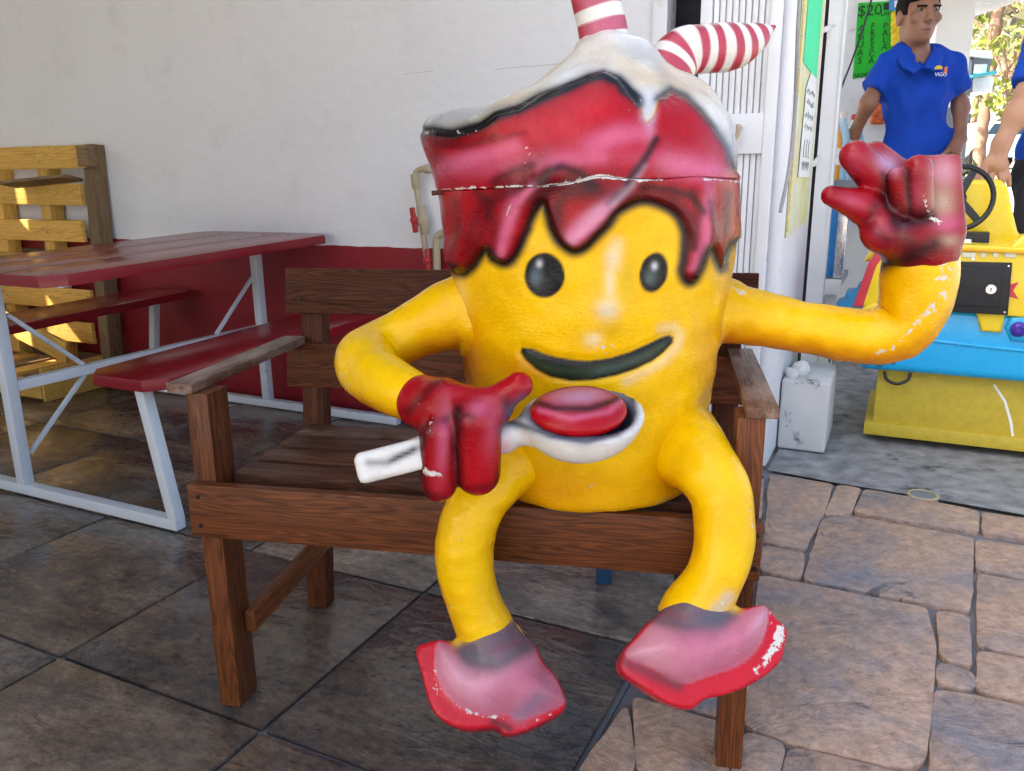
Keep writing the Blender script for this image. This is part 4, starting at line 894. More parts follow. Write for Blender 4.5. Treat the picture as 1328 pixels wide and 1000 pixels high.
# shoes: outline of the upper and a thicker red sole
def closed_smooth(P, n=4):
    P = np.array(P, float); Q = np.vstack([P[-2:], P, P[:3]]); C_ = catmull(Q, n); return [tuple(p) for p in C_[2*n:(len(P)+2)*n]]
def shoe(outer, upper, d0, tilt, seedn, chips, darks, ankle, yaw=0):
    outer = closed_smooth(outer, 3); upper = closed_smooth(upper, 3)
    (ax0, ay0, ad0, ar0, ax1, ay1, ad1, ar1) = ankle; A0, A1 = PY(ax0, ay0, ad0), PY(ax1, ay1, ad1); RA0, RA1 = px2m(A0, ar0), px2m(A1, ar1)
    O = np.array(outer, float); c2 = O.mean(0); C = PY(c2[0], c2[1], d0); s = px2m(C, 1)
    n = nrm(-fw*math.cos(math.radians(tilt))+up*math.sin(math.radians(tilt))+rt*yaw); ex = nrm(rt-n*np.dot(rt, n)); ey = np.cross(n, ex)
    # points of the outline on the foot plane through C
    def pl(px, py):
        dd = ray(px, py); t = np.dot(C-CAM, n)/np.dot(dd, n); q = CAM+dd*t-C; return (np.dot(q, ex), np.dot(q, ey))
    OP = [pl(*p) for p in outer]; UP_ = [pl(*p) for p in upper]
    R = np.array([ex, ey, n])
    def fn(G):
        q = (G-C)@R.T; x, y, z = q[..., 0], q[..., 1], q[..., 2]
        d2 = poly_sd(x, y, OP); d3 = poly_sd(x, y, UP_)
        sole = np.maximum(d2+.008, np.abs(z+.026)-.020)-.008
        dome = -.004+.040*np.sqrt(ss(-d3, -.002, .042)+1e-6)
        upr = np.maximum(d3*.8, np.maximum(z-dome, -z-.03))
        upr = smin(upr, sd_cap(G, A0, A1, RA0, RA1), .03)
        return smin(sole, upr, .006)-.0007*wob(G, 30, seedn)
    V, Fc = nets(fn, C-.17, C+.17, .0042)
    for _ in range(8):
        acc = np.zeros_like(V); cnt = np.zeros(len(V))
        for a_, b2 in ((0, 1), (1, 2), (2, 3), (3, 0)):
            np.add.at(acc, Fc[:, a_], V[Fc[:, b2]]); np.add.at(cnt, Fc[:, a_], 1); np.add.at(acc, Fc[:, b2], V[Fc[:, a_]]); np.add.at(cnt, Fc[:, b2], 1)
        V = .5*V+.5*acc/cnt[:, None]
    Nn = vnormals(V, Fc); x, y, _ = proj(V)
    q = (V-C)@R.T; d3 = poly_sd(q[:, 0], q[:, 1], UP_)/s
    col = np.tile(lin((196, 26, 44)), (len(V), 1)); u_ = ss(-d3, -1, 3)*ss(q[:, 2], -.028, -.016)
    bl(col, u_, lin((198, 120, 142))); bl(col, .75*u_*ss(wob(V, 12, seedn+2), -.3, 1.2), lin((224, 180, 192)))
    bl(col, .45*u_*np.exp(-(d3/9)**2), lin((186, 60, 84)))
    bl(col, .5*u_*ss(wob(V, 16, seedn+4), .4, 1.6), lin((176, 98, 118)))
    for p_, wd, k, c in darks: bl(col, k*np.exp(-(line_d(x, y, p_)/wd)**2), c)
    t_ = np.clip(((V-A0)@(A1-A0))/np.dot(A1-A0, A1-A0), -1, 2); anear = ss(.9-t_, -.5, .6)*ss(sd_cap(V, A0, A1, RA0, RA1), .022, .004); bl(col, anear*.9, LG); bl(col, ss(-t_, -.05, .35)*anear, YEL*.9)
    chip = .34*ss(wob(V, 40, seedn+3), .6, 2)*(1-u_)
    for p_, wd, k in chips: chip = np.maximum(chip, k*np.exp(-(line_d(x, y, p_)/wd)**2))
    return painted('shoe', V, [tuple(f) for f in Fc], col, chip, 'statue_paint', stat)
LG = lin((90, 92, 100))
shoe([(538, 843), (544, 836), (561, 831), (578, 831), (599, 845), (616, 855), (640, 852), (686, 834), (702, 857), (719, 874), (731, 898), (735, 915), (729, 924), (702, 939), (674, 951), (652, 954), (643, 944), (604, 947), (573, 934), (556, 912), (544, 867)],
     [(566, 835), (578, 833), (599, 846), (616, 857), (640, 854), (686, 836), (702, 859), (718, 876), (730, 900), (732, 914), (700, 928), (672, 935), (660, 928), (640, 931), (610, 926), (585, 910), (570, 888), (563, 860)],
     1.095, 28, 81, [([(564, 860), (566, 890), (590, 915), (625, 930), (665, 930)], 5, .62), ([(562, 895), (578, 905)], 8, .55), ([(675, 945), (715, 925)], 5, .5)], [([(608, 850), (645, 862), (684, 838)], 11, .8, LG), ([(672, 928), (690, 915), (700, 905)], 12, .6, lin((120, 116, 134))), ([(640, 936), (660, 945)], 6, .8, lin((60, 8, 14)))], (634, 824, 1.148, 38, 650, 862, 1.125, 40))
shoe([(804, 870), (806, 849), (827, 824), (852, 803), (900, 806), (951, 795), (983, 785), (997, 787), (1009, 803), (1023, 816), (1020, 832), (1014, 857), (985, 882), (947, 900), (914, 907), (898, 921), (864, 911), (831, 890)],
     [(810, 851), (828, 827), (853, 804), (900, 808), (951, 797), (983, 786), (995, 789), (993, 816), (980, 845), (956, 865), (914, 880), (881, 888), (848, 869)],
     1.04, 24, 85, [([(965, 885), (990, 862), (1005, 840), (1012, 815)], 9, .62), ([(912, 884), (945, 876)], 4, .55), ([(998, 790), (1000, 815)], 4, .5)], [([(852, 803), (890, 812), (930, 800)], 10, .85, LG), ([(810, 858), (845, 874), (880, 890)], 8, .7, lin((72, 44, 52))), ([(905, 820), (830, 845)], 30, .3, lin((168, 74, 96)))], (906, 788, 1.104, 43, 896, 826, 1.08, 46))

# straws
def straw(name, ctrl, per, seed, ph):
    P = [PY(x, y, d) for x, y, d, r in ctrl]; R = [px2m(p, c[3]) for p, c in zip(P, ctrl)]; n = 14
    V, Fc = tubegeo(P, R, 44, False, n); Fc = np.array(Fc); Q = catmull(np.c_[P], n)
    s = np.r_[0, np.cumsum(np.linalg.norm(np.diff(Q, axis=0), axis=1))]; S_ = np.repeat(s, 44)
    V = V+vnormals(V, Fc)*(.0012*wob(V, 25, seed))[:, None]; Nn = vnormals(V, Fc)
    t = ((S_/per+ph+.03*wob(V, 30, seed)) % 1); a = ss(np.abs(t-.5), .27, .23)
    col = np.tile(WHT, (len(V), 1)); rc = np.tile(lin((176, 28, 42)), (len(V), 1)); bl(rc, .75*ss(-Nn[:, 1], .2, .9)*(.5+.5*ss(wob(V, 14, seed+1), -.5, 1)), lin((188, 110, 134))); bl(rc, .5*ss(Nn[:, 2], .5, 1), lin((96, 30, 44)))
    col = col*(1-a[:, None])+rc*a[:, None]
    Fl = [tuple(f) for f in Fc]+[tuple(range(44))[::-1], tuple(range(len(V)-44, len(V)))]
    return painted(name, V, Fl, col, .22*ss(wob(V, 40, seed+2), .8, 2), 'statue_paint', stat)
straw('straw', [(786, 72, 1.375, 34), (782, 48, 1.375, 31), (777, 20, 1.375, 31), (773, 0, 1.375, 32), (768, -30, 1.375, 32), (760, -75, 1.375, 32), (756, -100, 1.375, 31)], .043, 91, .62)
straw('straw', [(848, 122, 1.37, 32), (862, 98, 1.375, 32), (876, 76, 1.385, 32), (890, 66, 1.39, 31), (912, 64, 1.40, 30), (940, 61, 1.41, 30), (962, 56, 1.42, 26), (984, 46, 1.43, 17), (1002, 36, 1.44, 4), (1004, 35, 1.44, 2)], .031, 93, .15)
# rusty hinge on the left of the seam
hx = PY(576, 240, YC-.09)
def hg(px, py, off=0.0):
    p = PY(px, py, YC-.075); return p-nrm([.75, .65, 0])*(.006+off)
prism('hinge', [hg(568, 236), (hg(572, 231)+hg(580, 230))/2, hg(586, 233), hg(588, 247), hg(569, 249)], -nrm([.75, .65, 0]), .004, 'rust', stat)
prism('hinge', [hg(569, 252), hg(590, 250), hg(593, 272), hg(590, 282), hg(584, 277), hg(575, 268)], -nrm([.75, .65, 0]), .005, 'rust', stat, bev=.001)
tube('hinge_pin', [hg(566, 250.5, .003), hg(590, 248, .003)], .004, 'rust', stat, 10)

# ------------------------------------------------------------------ coin-operated ride car
RV = 3.26
ride = thing('kiddie_ride', B(.35, 3.45, 0), 'yellow and blue coin operated ride car on a yellow base with black coin door', 'kiddie ride')
def rp(px, py, v=RV): return PV(px, py, v)
def rpoly(name, pts, v, th, mat, bev=.01, parent=None): return prism(name, [rp(x, y, v) for x, y in pts], -VB, th, mat, parent or ride, bev=bev, segs=3)
bz = uvz(rp(1117, 482, 3.30))[2]
bbox('base', -.05, 1.15, 3.305, 3.80, .07, .30, 'ride_base_yellow', ride, bev=.012)
bbox('base_lip', -.078, 1.18, 3.285, 3.83, .025, .075, 'ride_base_yellow', ride, bev=.006)
for u in (0.05, .30, .95):
    for v in (3.36, 3.74): bbox('foot', u, u+.05, v, v+.05, 0, .03, 'black_plastic', ride, bev=.003)
rpoly('lower_body', [(1095, 440), (1108, 398), (1160, 398), (1250, 402), (1400, 416), (1520, 430), (1545, 470), (1540, 512), (1460, 508), (1328, 497), (1200, 486), (1118, 479)], RV-.02, .50, 'ride_blue', .03)
rpoly('upper_body', [(1112, 398), (1122, 362), (1138, 328), (1160, 322), (1240, 322), (1340, 327), (1440, 334), (1500, 345), (1515, 425), (1400, 420), (1303, 410), (1299, 432), (1272, 430), (1266, 407), (1200, 401)], RV-.035, .53, 'ride_yellow', .012)
rpoly('ledge', [(1138, 328), (1240, 317), (1340, 322), (1440, 330), (1440, 337), (1340, 328), (1240, 324)], RV-.045, .55, 'ride_yellow', .006)
rpoly('orange_line', [(1236, 322.5), (1340, 327.5), (1440, 335), (1440, 337), (1340, 329.5), (1240, 325)], RV-.047, .004, 'ride_orange', .001)
rpoly('red_stripe', [(1106, 398), (1119, 398), (1136, 346), (1150, 326), (1138, 324), (1126, 342)], RV-.037, .54, 'ride_red', .004)
for x0, x1 in ((1247, 1266), (1271, 1279), (1287, 1295), (1302, 1318)): rpoly('raised_letter', [(x0+2, 327), (x1-2, 327.4), (x1, 331), (x1-2, 334.5), (x0+2, 334), (x0, 330)], RV-.0385, .004, 'ride_letters', .0015)
# wheels with ridged tread
def wheel(c, r, wd):
    prof = []; n = 40; V = []; Fc = []
    for k, y in enumerate((-wd/2, -wd/2+.01, wd/2-.01, wd/2)):
        for i in range(n):
            a = 2*math.pi*i/n; rr = r*(1.0 if (i % 2 and 0 < k < 3) else .90 if k in (1, 2) else .86); V.append(c+UB*rr*math.cos(a)+ZB*rr*math.sin(a)+VB*y)
    for k in range(3):
        for i in range(n): j = (i+1) % n; Fc.append((k*n+i, k*n+j, (k+1)*n+j, (k+1)*n+i))
    Fc += [tuple(range(n)), tuple(range(3*n, 4*n))[::-1]]
    wh = obj('wheel', V, Fc, 'ride_tyre', ride); disc('hub', c-VB*wd/2, -VB, r*.5, .012, 'ride_yellow', wh)
wheel(rp(1138, 418, 3.30), .165, .14); wheel(rp(1170, 392, 3.72), .175, .14); wheel(rp(1480, 450, 3.30), .165, .14)
rpoly('seat_back', [(1230, 330), (1231, 250), (1240, 237), (1262, 233), (1298, 233), (1308, 243), (1314, 275), (1320, 300), (1330, 314), (1345, 330)], 3.50, .10, 'ride_yellow', .02)
rpoly('hood', [(1120, 340), (1140, 300), (1185, 288), (1210, 300), (1214, 330)], 3.42, .3, 'ride_yellow', .02)
rpoly('side_rim', [(1290, 326), (1312, 318), (1326, 305), (1420, 300), (1440, 332)], 3.24, .07, 'ride_yellow', .015)
sc_ = rp(1243, 257, 3.38); SR = px2m(sc_, 42)*1.0
n_ = nrm(-VB+.12*UB+.1*ZB); sx_ = nrm(UB-n_*np.dot(UB, n_)); sy_ = np.cross(n_, sx_)
th = np.linspace(0, 2*np.pi, 41)
V, Fc = tubegeo([sc_+SR*.95*(math.cos(t)*sx_+math.sin(t)*sy_) for t in th], .0095, 10, False)
sw = obj('steering_wheel', V, Fc, 'black_plastic', ride, smooth=True)
for a in (68, -48, 180):
    t = math.radians(a); e = sc_+SR*.93*(math.cos(t)*sx_+math.sin(t)*sy_); beam('spoke', sc_, e, .026, .008, n_, 'black_plastic', sw, bev=.003)
lathe('hub', [(0, -.02), (.026, -.02), (.026, .008), (.018, .014), (0, .015)], sc_, 'black_plastic', sw, 18, n_)
tube('column', [sc_-n_*.01, sc_+VB*.10-ZB*.10-UB*.06], .014, 'black_plastic', sw, 10)
cb = rpoly('coin_slot_box', [(1238, 301), (1284, 302), (1282, 322), (1238, 321)], 3.36, .08, 'black_metal', .003)
rpoly('slot_panel', [(1240, 306), (1275, 307), (1274, 321), (1240, 320)], 3.357, .004, 'black_plastic', .001, cb)
for x0, x1 in ((1242, 1247), (1249, 1260)): rpoly('coin_slot', [(x0, 310), (x1, 310.5), (x1-.5, 321), (x0, 320.5)], 3.352, .004, 'chrome', .001, cb)
cdr = rpoly('coin_door', [(1222, 339), (1313, 341), (1307, 409), (1219, 404)], RV-.05, .03, 'black_metal', .003)
rpoly('door_panel', [(1228, 347), (1301, 349), (1296, 399), (1224, 395)], RV-.055, .006, 'black_metal', .0025, cdr)
lc = rp(1285, 375, RV-.055); lathe('lock', [(0, 0), (.0185, 0), (.0185, .006), (.016, .009), (0, .009)], lc, 'chrome', cdr, 20, -VB); beam('keyhole', lc-VB*.0092-ZB*.005, lc-VB*.0092+ZB*.005, .003, .001, -VB, 'black_plastic', cdr, bev=0)
for x, y in ((1232, 400), (1303, 405), (1308, 345)): disc('screw', rp(x, y, RV-.0502), -VB, .0035, .0015, 'chrome', cdr, 8)
st5 = []
for k in range(10):
    a = math.radians(90+36*k+0); r = 17 if k % 2 == 0 else 7.5; st5.append((1306+r*math.cos(a)*1.0, 376-r*math.sin(a)))
rpoly('star', [(x+0, y) for x, y in [(1306+(19 if k % 2 == 0 else 8)*math.cos(math.radians(36*k+36)), 377-(19 if k % 2 == 0 else 8)*math.sin(math.radians(36*k+36))) for k in range(10)]], RV-.0365, .002, 'ride_red', 0)
rpoly('bulge', [(1303, 425), (1310, 412), (1330, 410), (1345, 416), (1348, 436), (1330, 445), (1310, 442)], RV-.032, .04, 'ride_blue', .012)
pc = rp(1321, 427, RV-.033); lathe('button', [(0, 0), (.026, 0), (.026, .008), (.020, .016), (.012, .018), (.010, .013), (0, .013)], pc, 'purple', ride, 24, -VB)
tube('pull_handle', [rp(1147, 482, RV+.02), rp(1150, 492, RV+.01), rp(1163, 498, RV+.005), rp(1177, 493, RV+.01), rp(1181, 484, RV+.02)], .006, 'black_plastic', ride, 8, sub=4)
rpoly('crease', [(1190, 438), (1260, 446), (1345, 455), (1440, 464), (1440, 467), (1345, 459), (1260, 450), (1190, 442)], RV-.026, .012, 'ride_blue', .004)
rpoly('base_scratch', [(1290, 498), (1305, 520), (1313, 548), (1315, 566), (1312, 566), (1309, 548), (1302, 522), (1288, 500)], 3.3035, .002, 'paper', 0)
for x, y in ((1165, 392), (1195, 395), (1225, 330), (1262, 336)): disc('screw', rp(x, y, RV-.0352), -VB, .006, .002, 'chrome', ride, 10)
# plastic pipe sleeve in the concrete
pr = PZ(1197, 641); V = []
ps = lathe('pipe_sleeve', [(.036, -.05), (.038, .000), (.043, .0015), (.048, -.001), (.050, -.05)], pr, 'pvc', None, 28); mark(ps, 'cream plastic pipe end set flush into the concrete floor', 'pipe'); disc('inside', pr-ZB*.0035, ZB, .037, .0015, 'steel_grey', ps)  # grey disc stands in for the shadowed hollow of the pipe
# things standing on the floor behind the bench
stool = thing('stool', PZ(790, 758)+DB*.12, 'dark blue plastic stool behind the bench', 'stool')
so_ = PZ(790, 758)+XB*.10+DB*.13
for a in (-1, 1):
    for c in (-1, 1): beam('leg', so_+XB*.115*a+DB*.115*c, so_+XB*.10*a+DB*.10*c+ZB*.40, .04, .04, DB, 'blue_plastic', stool, bev=.004)
bobj('seat', boxbm(.27, .27, .03, .012, 3), 'blue_plastic', stool, frame(so_+ZB*.415, XB, DB, ZB), smooth=True, angle=40)
bk = lathe('bucket', [(0, 0), (.07, 0), (.085, .22), (.09, .225), (.08, .225), (.066, .01), (0, .01)], PZ(886, 792)+XB*.05+DB*.07, 'black_plastic', None, 28); mark(bk, 'black plastic bucket on the floor behind the bench', 'bucket')

# ------------------------------------------------------------------ drinks stand
VK = 4.75
def kp(px, py, v=VK): return PV(px, py, v)
stand = thing('drinks_stand', B(.1, VK, 0), 'pale grey back wall of a drinks stand with counter and lower shelf', 'stand')
u0 = uvz(kp(1060, 100))[0]; u1 = uvz(kp(1172, 100))[0]
bbox('back_wall', u0-.3, u1, VK, VK+.06, 0, ZR, 'white_paint', stand, bev=0)
bbox('edge_trim', u1, u1+.035, VK-.02, VK+.07, 0, ZR, 'steel_grey', stand, bev=.003)
cz = .985
cu0, cu1 = uvz(kp(1060, 240, 4.2))[0], uvz(kp(1142, 240, 4.2))[0]
bbox('counter', cu0, cu1, 4.05, VK-.002, cz-.035, cz, 'steel_grey', stand, bev=.004)
bbox('lower_shelf', cu0, uvz(kp(1096, 345, 4.2))[0], 4.0, 4.5, .505, .535, 'steel_grey', stand, bev=.004)
bbox('shelf_edge', cu0, uvz(kp(1096, 345, 4.2))[0]+.002, 3.985, 3.999, .47, .54, 'paper', stand, bev=.002)
bbox('front_panel', cu0, uvz(kp(1086, 400, 4.2))[0], 4.1, 4.15, 0, .50, 'white_paint', stand, bev=.003)
bbox('leg', uvz(kp(1093, 300, 4.1))[0]-.02, uvz(kp(1093, 300, 4.1))[0]+.02, 4.02, 4.06, .54, cz-.036, 'chrome', stand, bev=.003)
gp = prism('green_poster', [kp(1113, 4, VK-.004), kp(1160, 1, VK-.004), kp(1157, 90, VK-.004), kp(1106, 103, VK-.004)], -VB, .0015, 'sheet_green'); mark(gp, 'bright green poster with black hand lettering on the drinks stand wall', 'poster')
def ink(s, px, py, h, rot=0): text('lettering', s, kp(px, py, VK-.0056), UB, -VB, h, 'ink', gp)
ink('$20', 1128, 14, .075); ink('Litro', 1151, 17, .032)
for i, ch in enumerate('AGUAS'): ink(ch, 1117-.5*i, 37+10.5*i, .046)
for i, ch in enumerate('FRESCA'): ink(ch, 1132-.4*i, 34+9*i, .042)
for i, ch in enumerate('PALA'): ink(ch, 1148-.3*i, 34+9*i, .042)
ink('PASELE', 1120, 98, .034)
prism('tape', [kp(1146, 4, VK-.0057), kp(1159, 3, VK-.0057), kp(1158.5, 13, VK-.0057), kp(1146, 13, VK-.0057)], -VB, .0008, 'ink', gp)
sg = prism('blue_sign', [kp(1153, -30, VK-.012), kp(1178, -32, VK-.012), kp(1178, 12, VK-.012), kp(1153, 14, VK-.012)], -VB, .01, 'sign_blue'); mark(sg, 'small blue sign with white panel above the green poster', 'sign')
prism('panel', [kp(1160, 1, VK-.0135), kp(1175, 0, VK-.0135), kp(1175, 9, VK-.0135), kp(1160, 9.5, VK-.0135)], -VB, .001, 'paper', sg)
for i in range(5):
    c = kp(1163, 21+8.5*i, VK-.03); V, Fc = nets(lambda P: sd_box(P, c, np.array([UB, VB, ZB]), (.028, .014, .022), .009)+.002*wob(P, 60, i), c-.05, c+.05, .007)
    o = obj('snack_bag', V, Fc, 'bag_yellow', None, smooth=True); mark(o, ('top yellow snack bag of the strip, right under the blue sign', 'second yellow snack bag of the strip under the blue sign', 'middle yellow snack bag of the strip beside the green poster', 'fourth yellow snack bag of the strip counted from the blue sign', 'lowest yellow snack bag of the strip beside the green poster')[i], 'snack bag', 'yellow snack bags')
for i, (x, y) in enumerate(((1134, 138), (1139, 150))):
    c = kp(x, y, VK-.03); V, Fc = nets(lambda P: sd_box(P, c, np.array([UB, VB, ZB]), (.035, .016, .04), .012)+.003*wob(P, 50, i+9), c-.07, c+.07, .008)
    o = obj('snack_bag', V, Fc, 'bag_orange', None, smooth=True); mark(o, ('upper orange snack bag hanging between the man and his arm', 'lower orange snack bag hanging between the man and his arm')[i], 'snack bag', 'orange snack bags')
def bottle(px, base_v, h, r, body, capm, lab, label, grp=None):
    P = kp(px, 228, base_v); P = np.array([P[0], P[1], cz])
    t = thing('bottle', P, label, 'bottle', grp)
    lathe('body', [(0, 0), (r, .0), (r, h*.62), (r*.95, h*.68), (r*.42, h*.86), (r*.40, h*.93), (0, h*.93)], P, body, t, 18)
    lathe('cap', [(0, 0), (r*.5, 0), (r*.5, h*.08), (0, h*.08)], P+ZB*h*.925, capm, t, 14); lathe('label_band', [(r*1.015, h*.25), (r*1.015, h*.52)], P, lab, t, 18)
bottle(1080, 4.12, .27, .030, 'bottle_orange', 'cap_white', 'paper', 'orange juice bottle on the counter next to the white post')
bottle(1088, 4.18, .30, .034, 'bottle_clear', 'cap_white', 'paper', 'clear bottle with white cap on the counter')
bottle(1086, 4.30, .25, .030, 'bottle_dark', 'cap_yellow', 'paper', 'dark bottle with yellow cap among the bottles on the counter')
bottle(1097, 4.20, .23, .030, 'bottle_clear', 'cap_yellow', 'paper', 'short clear bottle with yellow cap in front of the red capped one')
bottle(1102, 4.34, .30, .036, 'bottle_clear', 'cap_red', 'paper', 'tall clear bottle with red cap on the counter')
bottle(1110, 4.26, .25, .030, 'bottle_clear', 'cap_white', 'bottle_clear', 'plain clear bottle at the end of the bottle row')
bc_ = kp(1080, 340, 4.2); bc_[2] = .536
cy = lathe('blue_canister', [(0, 0), (.055, 0), (.057, .31), (.05, .325), (0, .326)], bc_, 'blue_bright', None, 24); mark(cy, 'blue plastic canister on the lower shelf of the drinks stand', 'canister')
cb2 = [PV(1134, -40, 4.0), PV(1130, 0, 3.98), PV(1108, 70, 3.95), PV(1088, 125, 3.92), PV(1076, 190, 3.90), PV(1070, 300, 3.88), PV(1068, 400, 3.86), PV(1076, 470, 3.84)]
mark(tube('black_cable', cb2, .004, 'cable', None, 6, sub=4), 'thin black cable slanting across in front of the green poster', 'cable')

# ------------------------------------------------------------------ people
def cap3(a, b_, ra, rb, k=.03): return ('cap', [a, b_], lambda G: sd_cap(G, np.asarray(a), np.asarray(b_), ra, rb), k)
def ell3(c, R, rad, k=.02):
    c = np.asarray(c); rad = np.asarray(rad)
    def f(G):
        q = (G-c)@np.asarray(R).T; k0 = np.linalg.norm(q/rad, axis=-1); k1 = np.linalg.norm(q/rad**2, axis=-1); return k0*(k0-1)/(k1+1e-9)
    return ('ell', [c-rad.max(), c+rad.max()], f, k)
def build(name, prims, h, mat, parent, pad=.12, folds=0, sub=None, seed=5):
    pts = np.array([q for p in prims for q in p[1]])
    def fn(G):
        d = None
        for _, _, f, k in prims: e = f(G); d = e if d is None else smin(d, e, k)
        if folds: d = d-folds*.6*wob(G, 16, seed)-folds*.55*wob(G*np.array([1, 1, .35]), 55, seed+1)
        if sub: d = sub(G, d)
        return d
    V, Fc = nets(fn, pts.min(0)-pad, pts.max(0)+pad, h); return obj(name, V, [tuple(f) for f in Fc], mat, parent, smooth=True)
MY = 3.80
def mp(px, py, dy=0.0): return PY(px, py, MY+dy)
foot = mp(1190, 470); man = thing('person', np.array([foot[0], foot[1], .03]), 'person in a blue polo shirt leaning on the counter, thumb hooked in trouser pocket', 'person')
hd = mp(1191, 22); face = nrm(np.array([.02, -1, -.07])); hr = nrm(np.cross(face, ZB)); hu = np.cross(hr, face)       # face direction, to the man's left in the picture = right
if np.dot(hr, UB) < 0: hr = -hr; hu = np.cross(hr, face)
if hu[2] < 0: hu = -hu
HR = np.array([hr, face, hu])
def hpnt(a, b_, c): return hd+hr*a+face*b_+hu*c
sh_l, sh_r = mp(1157, 86, .02), mp(1228, 88, .02)
# body: head, neck, arms, hands in one skin surface
skin = [ell3(hpnt(0, -.012, .030), HR, (.076, .096, .095)), ell3(hpnt(0, .020, -.045), HR, (.062, .070, .070), .03), ell3(hpnt(0, .055, -.088), HR, (.030, .026, .022), .025),
        cap3(hpnt(0, .088, .022), hpnt(0, .107, -.018), .008, .0135, .012), ell3(hpnt(-.012, .098, -.022), HR, (.010, .010, .008), .008), ell3(hpnt(.012, .098, -.022), HR, (.010, .010, .008), .008),
        cap3(hpnt(-.045, .074, .042), hpnt(-.012, .088, .040), .009, .009, .012), cap3(hpnt(.045, .074, .042), hpnt(.012, .088, .040), .009, .009, .012),
        ell3(hpnt(0, .084, -.052), HR, (.024, .012, .008), .008), ell3(hpnt(0, .082, -.063), HR, (.020, .012, .008), .008), ell3(hpnt(-.05, .062, -.01), HR, (.022, .02, .02), .02), ell3(hpnt(.05, .062, -.01), HR, (.022, .02, .02), .02),
        ell3(hpnt(-.080, -.010, -.005), HR, (.010, .022, .034), .008), ell3(hpnt(.080, -.010, -.005), HR, (.010, .022, .034), .008),
        cap3(hpnt(0, -.03, -.06), mp(1191, 84, .02), .054, .060, .03),
        cap3(mp(1142, 102, .02), mp(1126, 134, -.005), .034, .033), cap3(mp(1126, 134, -.005), mp(1107, 176, .10), .034, .024), cap3(mp(1107, 176, .10), mp(1100, 196, .14), .026, .026),
        cap3(mp(1239, 106, .03), mp(1246, 140, .03), .034, .034), cap3(mp(1246, 140, .03), mp(1245, 180, -.06), .034, .025), cap3(mp(1244, 182, -.06), mp(1236, 196, -.09), .030, .034, .02),
        cap3(mp(1236, 190, -.10), mp(1222, 201, -.13), .012, .010, .008), cap3(mp(1240, 198, -.09), mp(1232, 210, -.10), .014, .012, .01), cap3(mp(1244, 198, -.08), mp(1238, 212, -.09), .014, .012, .01)]
for i, (dx, dz) in enumerate(((-.03, .0), (-.012, .01), (.008, .008), (.026, -.004))):
    a = mp(1100, 196, .14); skin.append(cap3(a, a+np.array([dx*1.2-.02, -.05+.01*i, -.012]), .010, .009, .006))
body = build('body', skin, .0075, 'skin', man)
def hair_cut(G, d):
    q = (G-hd)@HR.T; x, y, z = np.abs(q[..., 0]), q[..., 1], q[..., 2]
    keep = np.minimum(.060+.10*q[..., 0]-z, np.maximum(y+.010, -.055-z)); keep = np.minimum(keep, np.maximum(np.maximum(.050-x, y-.034), .004-z))
    return np.maximum(d, keep)
build('hair', [ell3(hpnt(0, -.018, .040), HR, (.084, .104, .103)), ell3(hpnt(-.02, .045, .105), HR, (.055, .040, .028), .02)], .006, 'hair', man, folds=.0015, sub=hair_cut)
for s in (-1, 1):
    e = hpnt(s*.033, .078, .020); build('eye', [ell3(e, HR, (.013, .007, .0045))], .0035, 'eye_white', man, pad=.02); build('iris', [ell3(e+face*.0055, HR, (.0055, .004, .0045))], .003, 'hair', man, pad=.02)
    a, b_ = hpnt(s*.052, .080, .035), hpnt(s*.014, .096, .033 if s < 0 else .034); beam('eyebrow', a, b_, .010, .008, hu, 'hair', man, bev=.003)
build('mouth', [ell3(hpnt(0, .088, -.057), HR, (.024, .010, .0055))], .003, 'lips', man, pad=.02)
shirt = [cap3(mp(1166, 91, .03), mp(1217, 92, .03), .076, .076), ell3(mp(1192, 125, .03), np.array([rt0, [0, 1, 0], [0, 0, 1]]), (.158, .108, .20), .05), cap3(mp(1180, 185, .03), mp(1204, 185, .03), .108, .108, .06), cap3(mp(1181, 206, .03), mp(1204, 204, .03), .108, .104, .04),
         cap3(sh_l+ZB*.0, mp(1136, 114, .01), .062, .062, .03), cap3(sh_r, mp(1241, 112, .02), .060, .056, .03), cap3(mp(1175, 72, .04), mp(1208, 73, .04), .055, .055, .04)]
def shirt_sub(G, d):
    d = np.maximum(d, (mp(1190, 212)[2]-G[..., 2]))
    for a, e in ((sh_l, mp(1132, 119, .01)), (sh_r, mp(1244, 121, .02))):
        ax = nrm(e-a); near = np.linalg.norm(G-e, axis=-1) < .16
        d = np.where(near & (np.abs(G[..., 0]-mp(1192, 100)[0]) > .13), np.maximum(d, (G-e)@ax), d)
    nk = sd_cap(G, hpnt(0, -.03, -.06), mp(1191, 82, .02), .058, .062); d = np.maximum(d, -nk)
    vn = mp(1196, 74, -.14); q = G-vn; v_ = np.maximum(np.abs(q[..., 0])-.035-.55*q[..., 2], q[..., 1]-.10); d = np.maximum(d, -np.maximum(v_, q[..., 2]*-1-.06))
    return d
shb = build('polo_shirt', shirt, .010, 'shirt_blue', man, folds=.011, sub=shirt_sub)
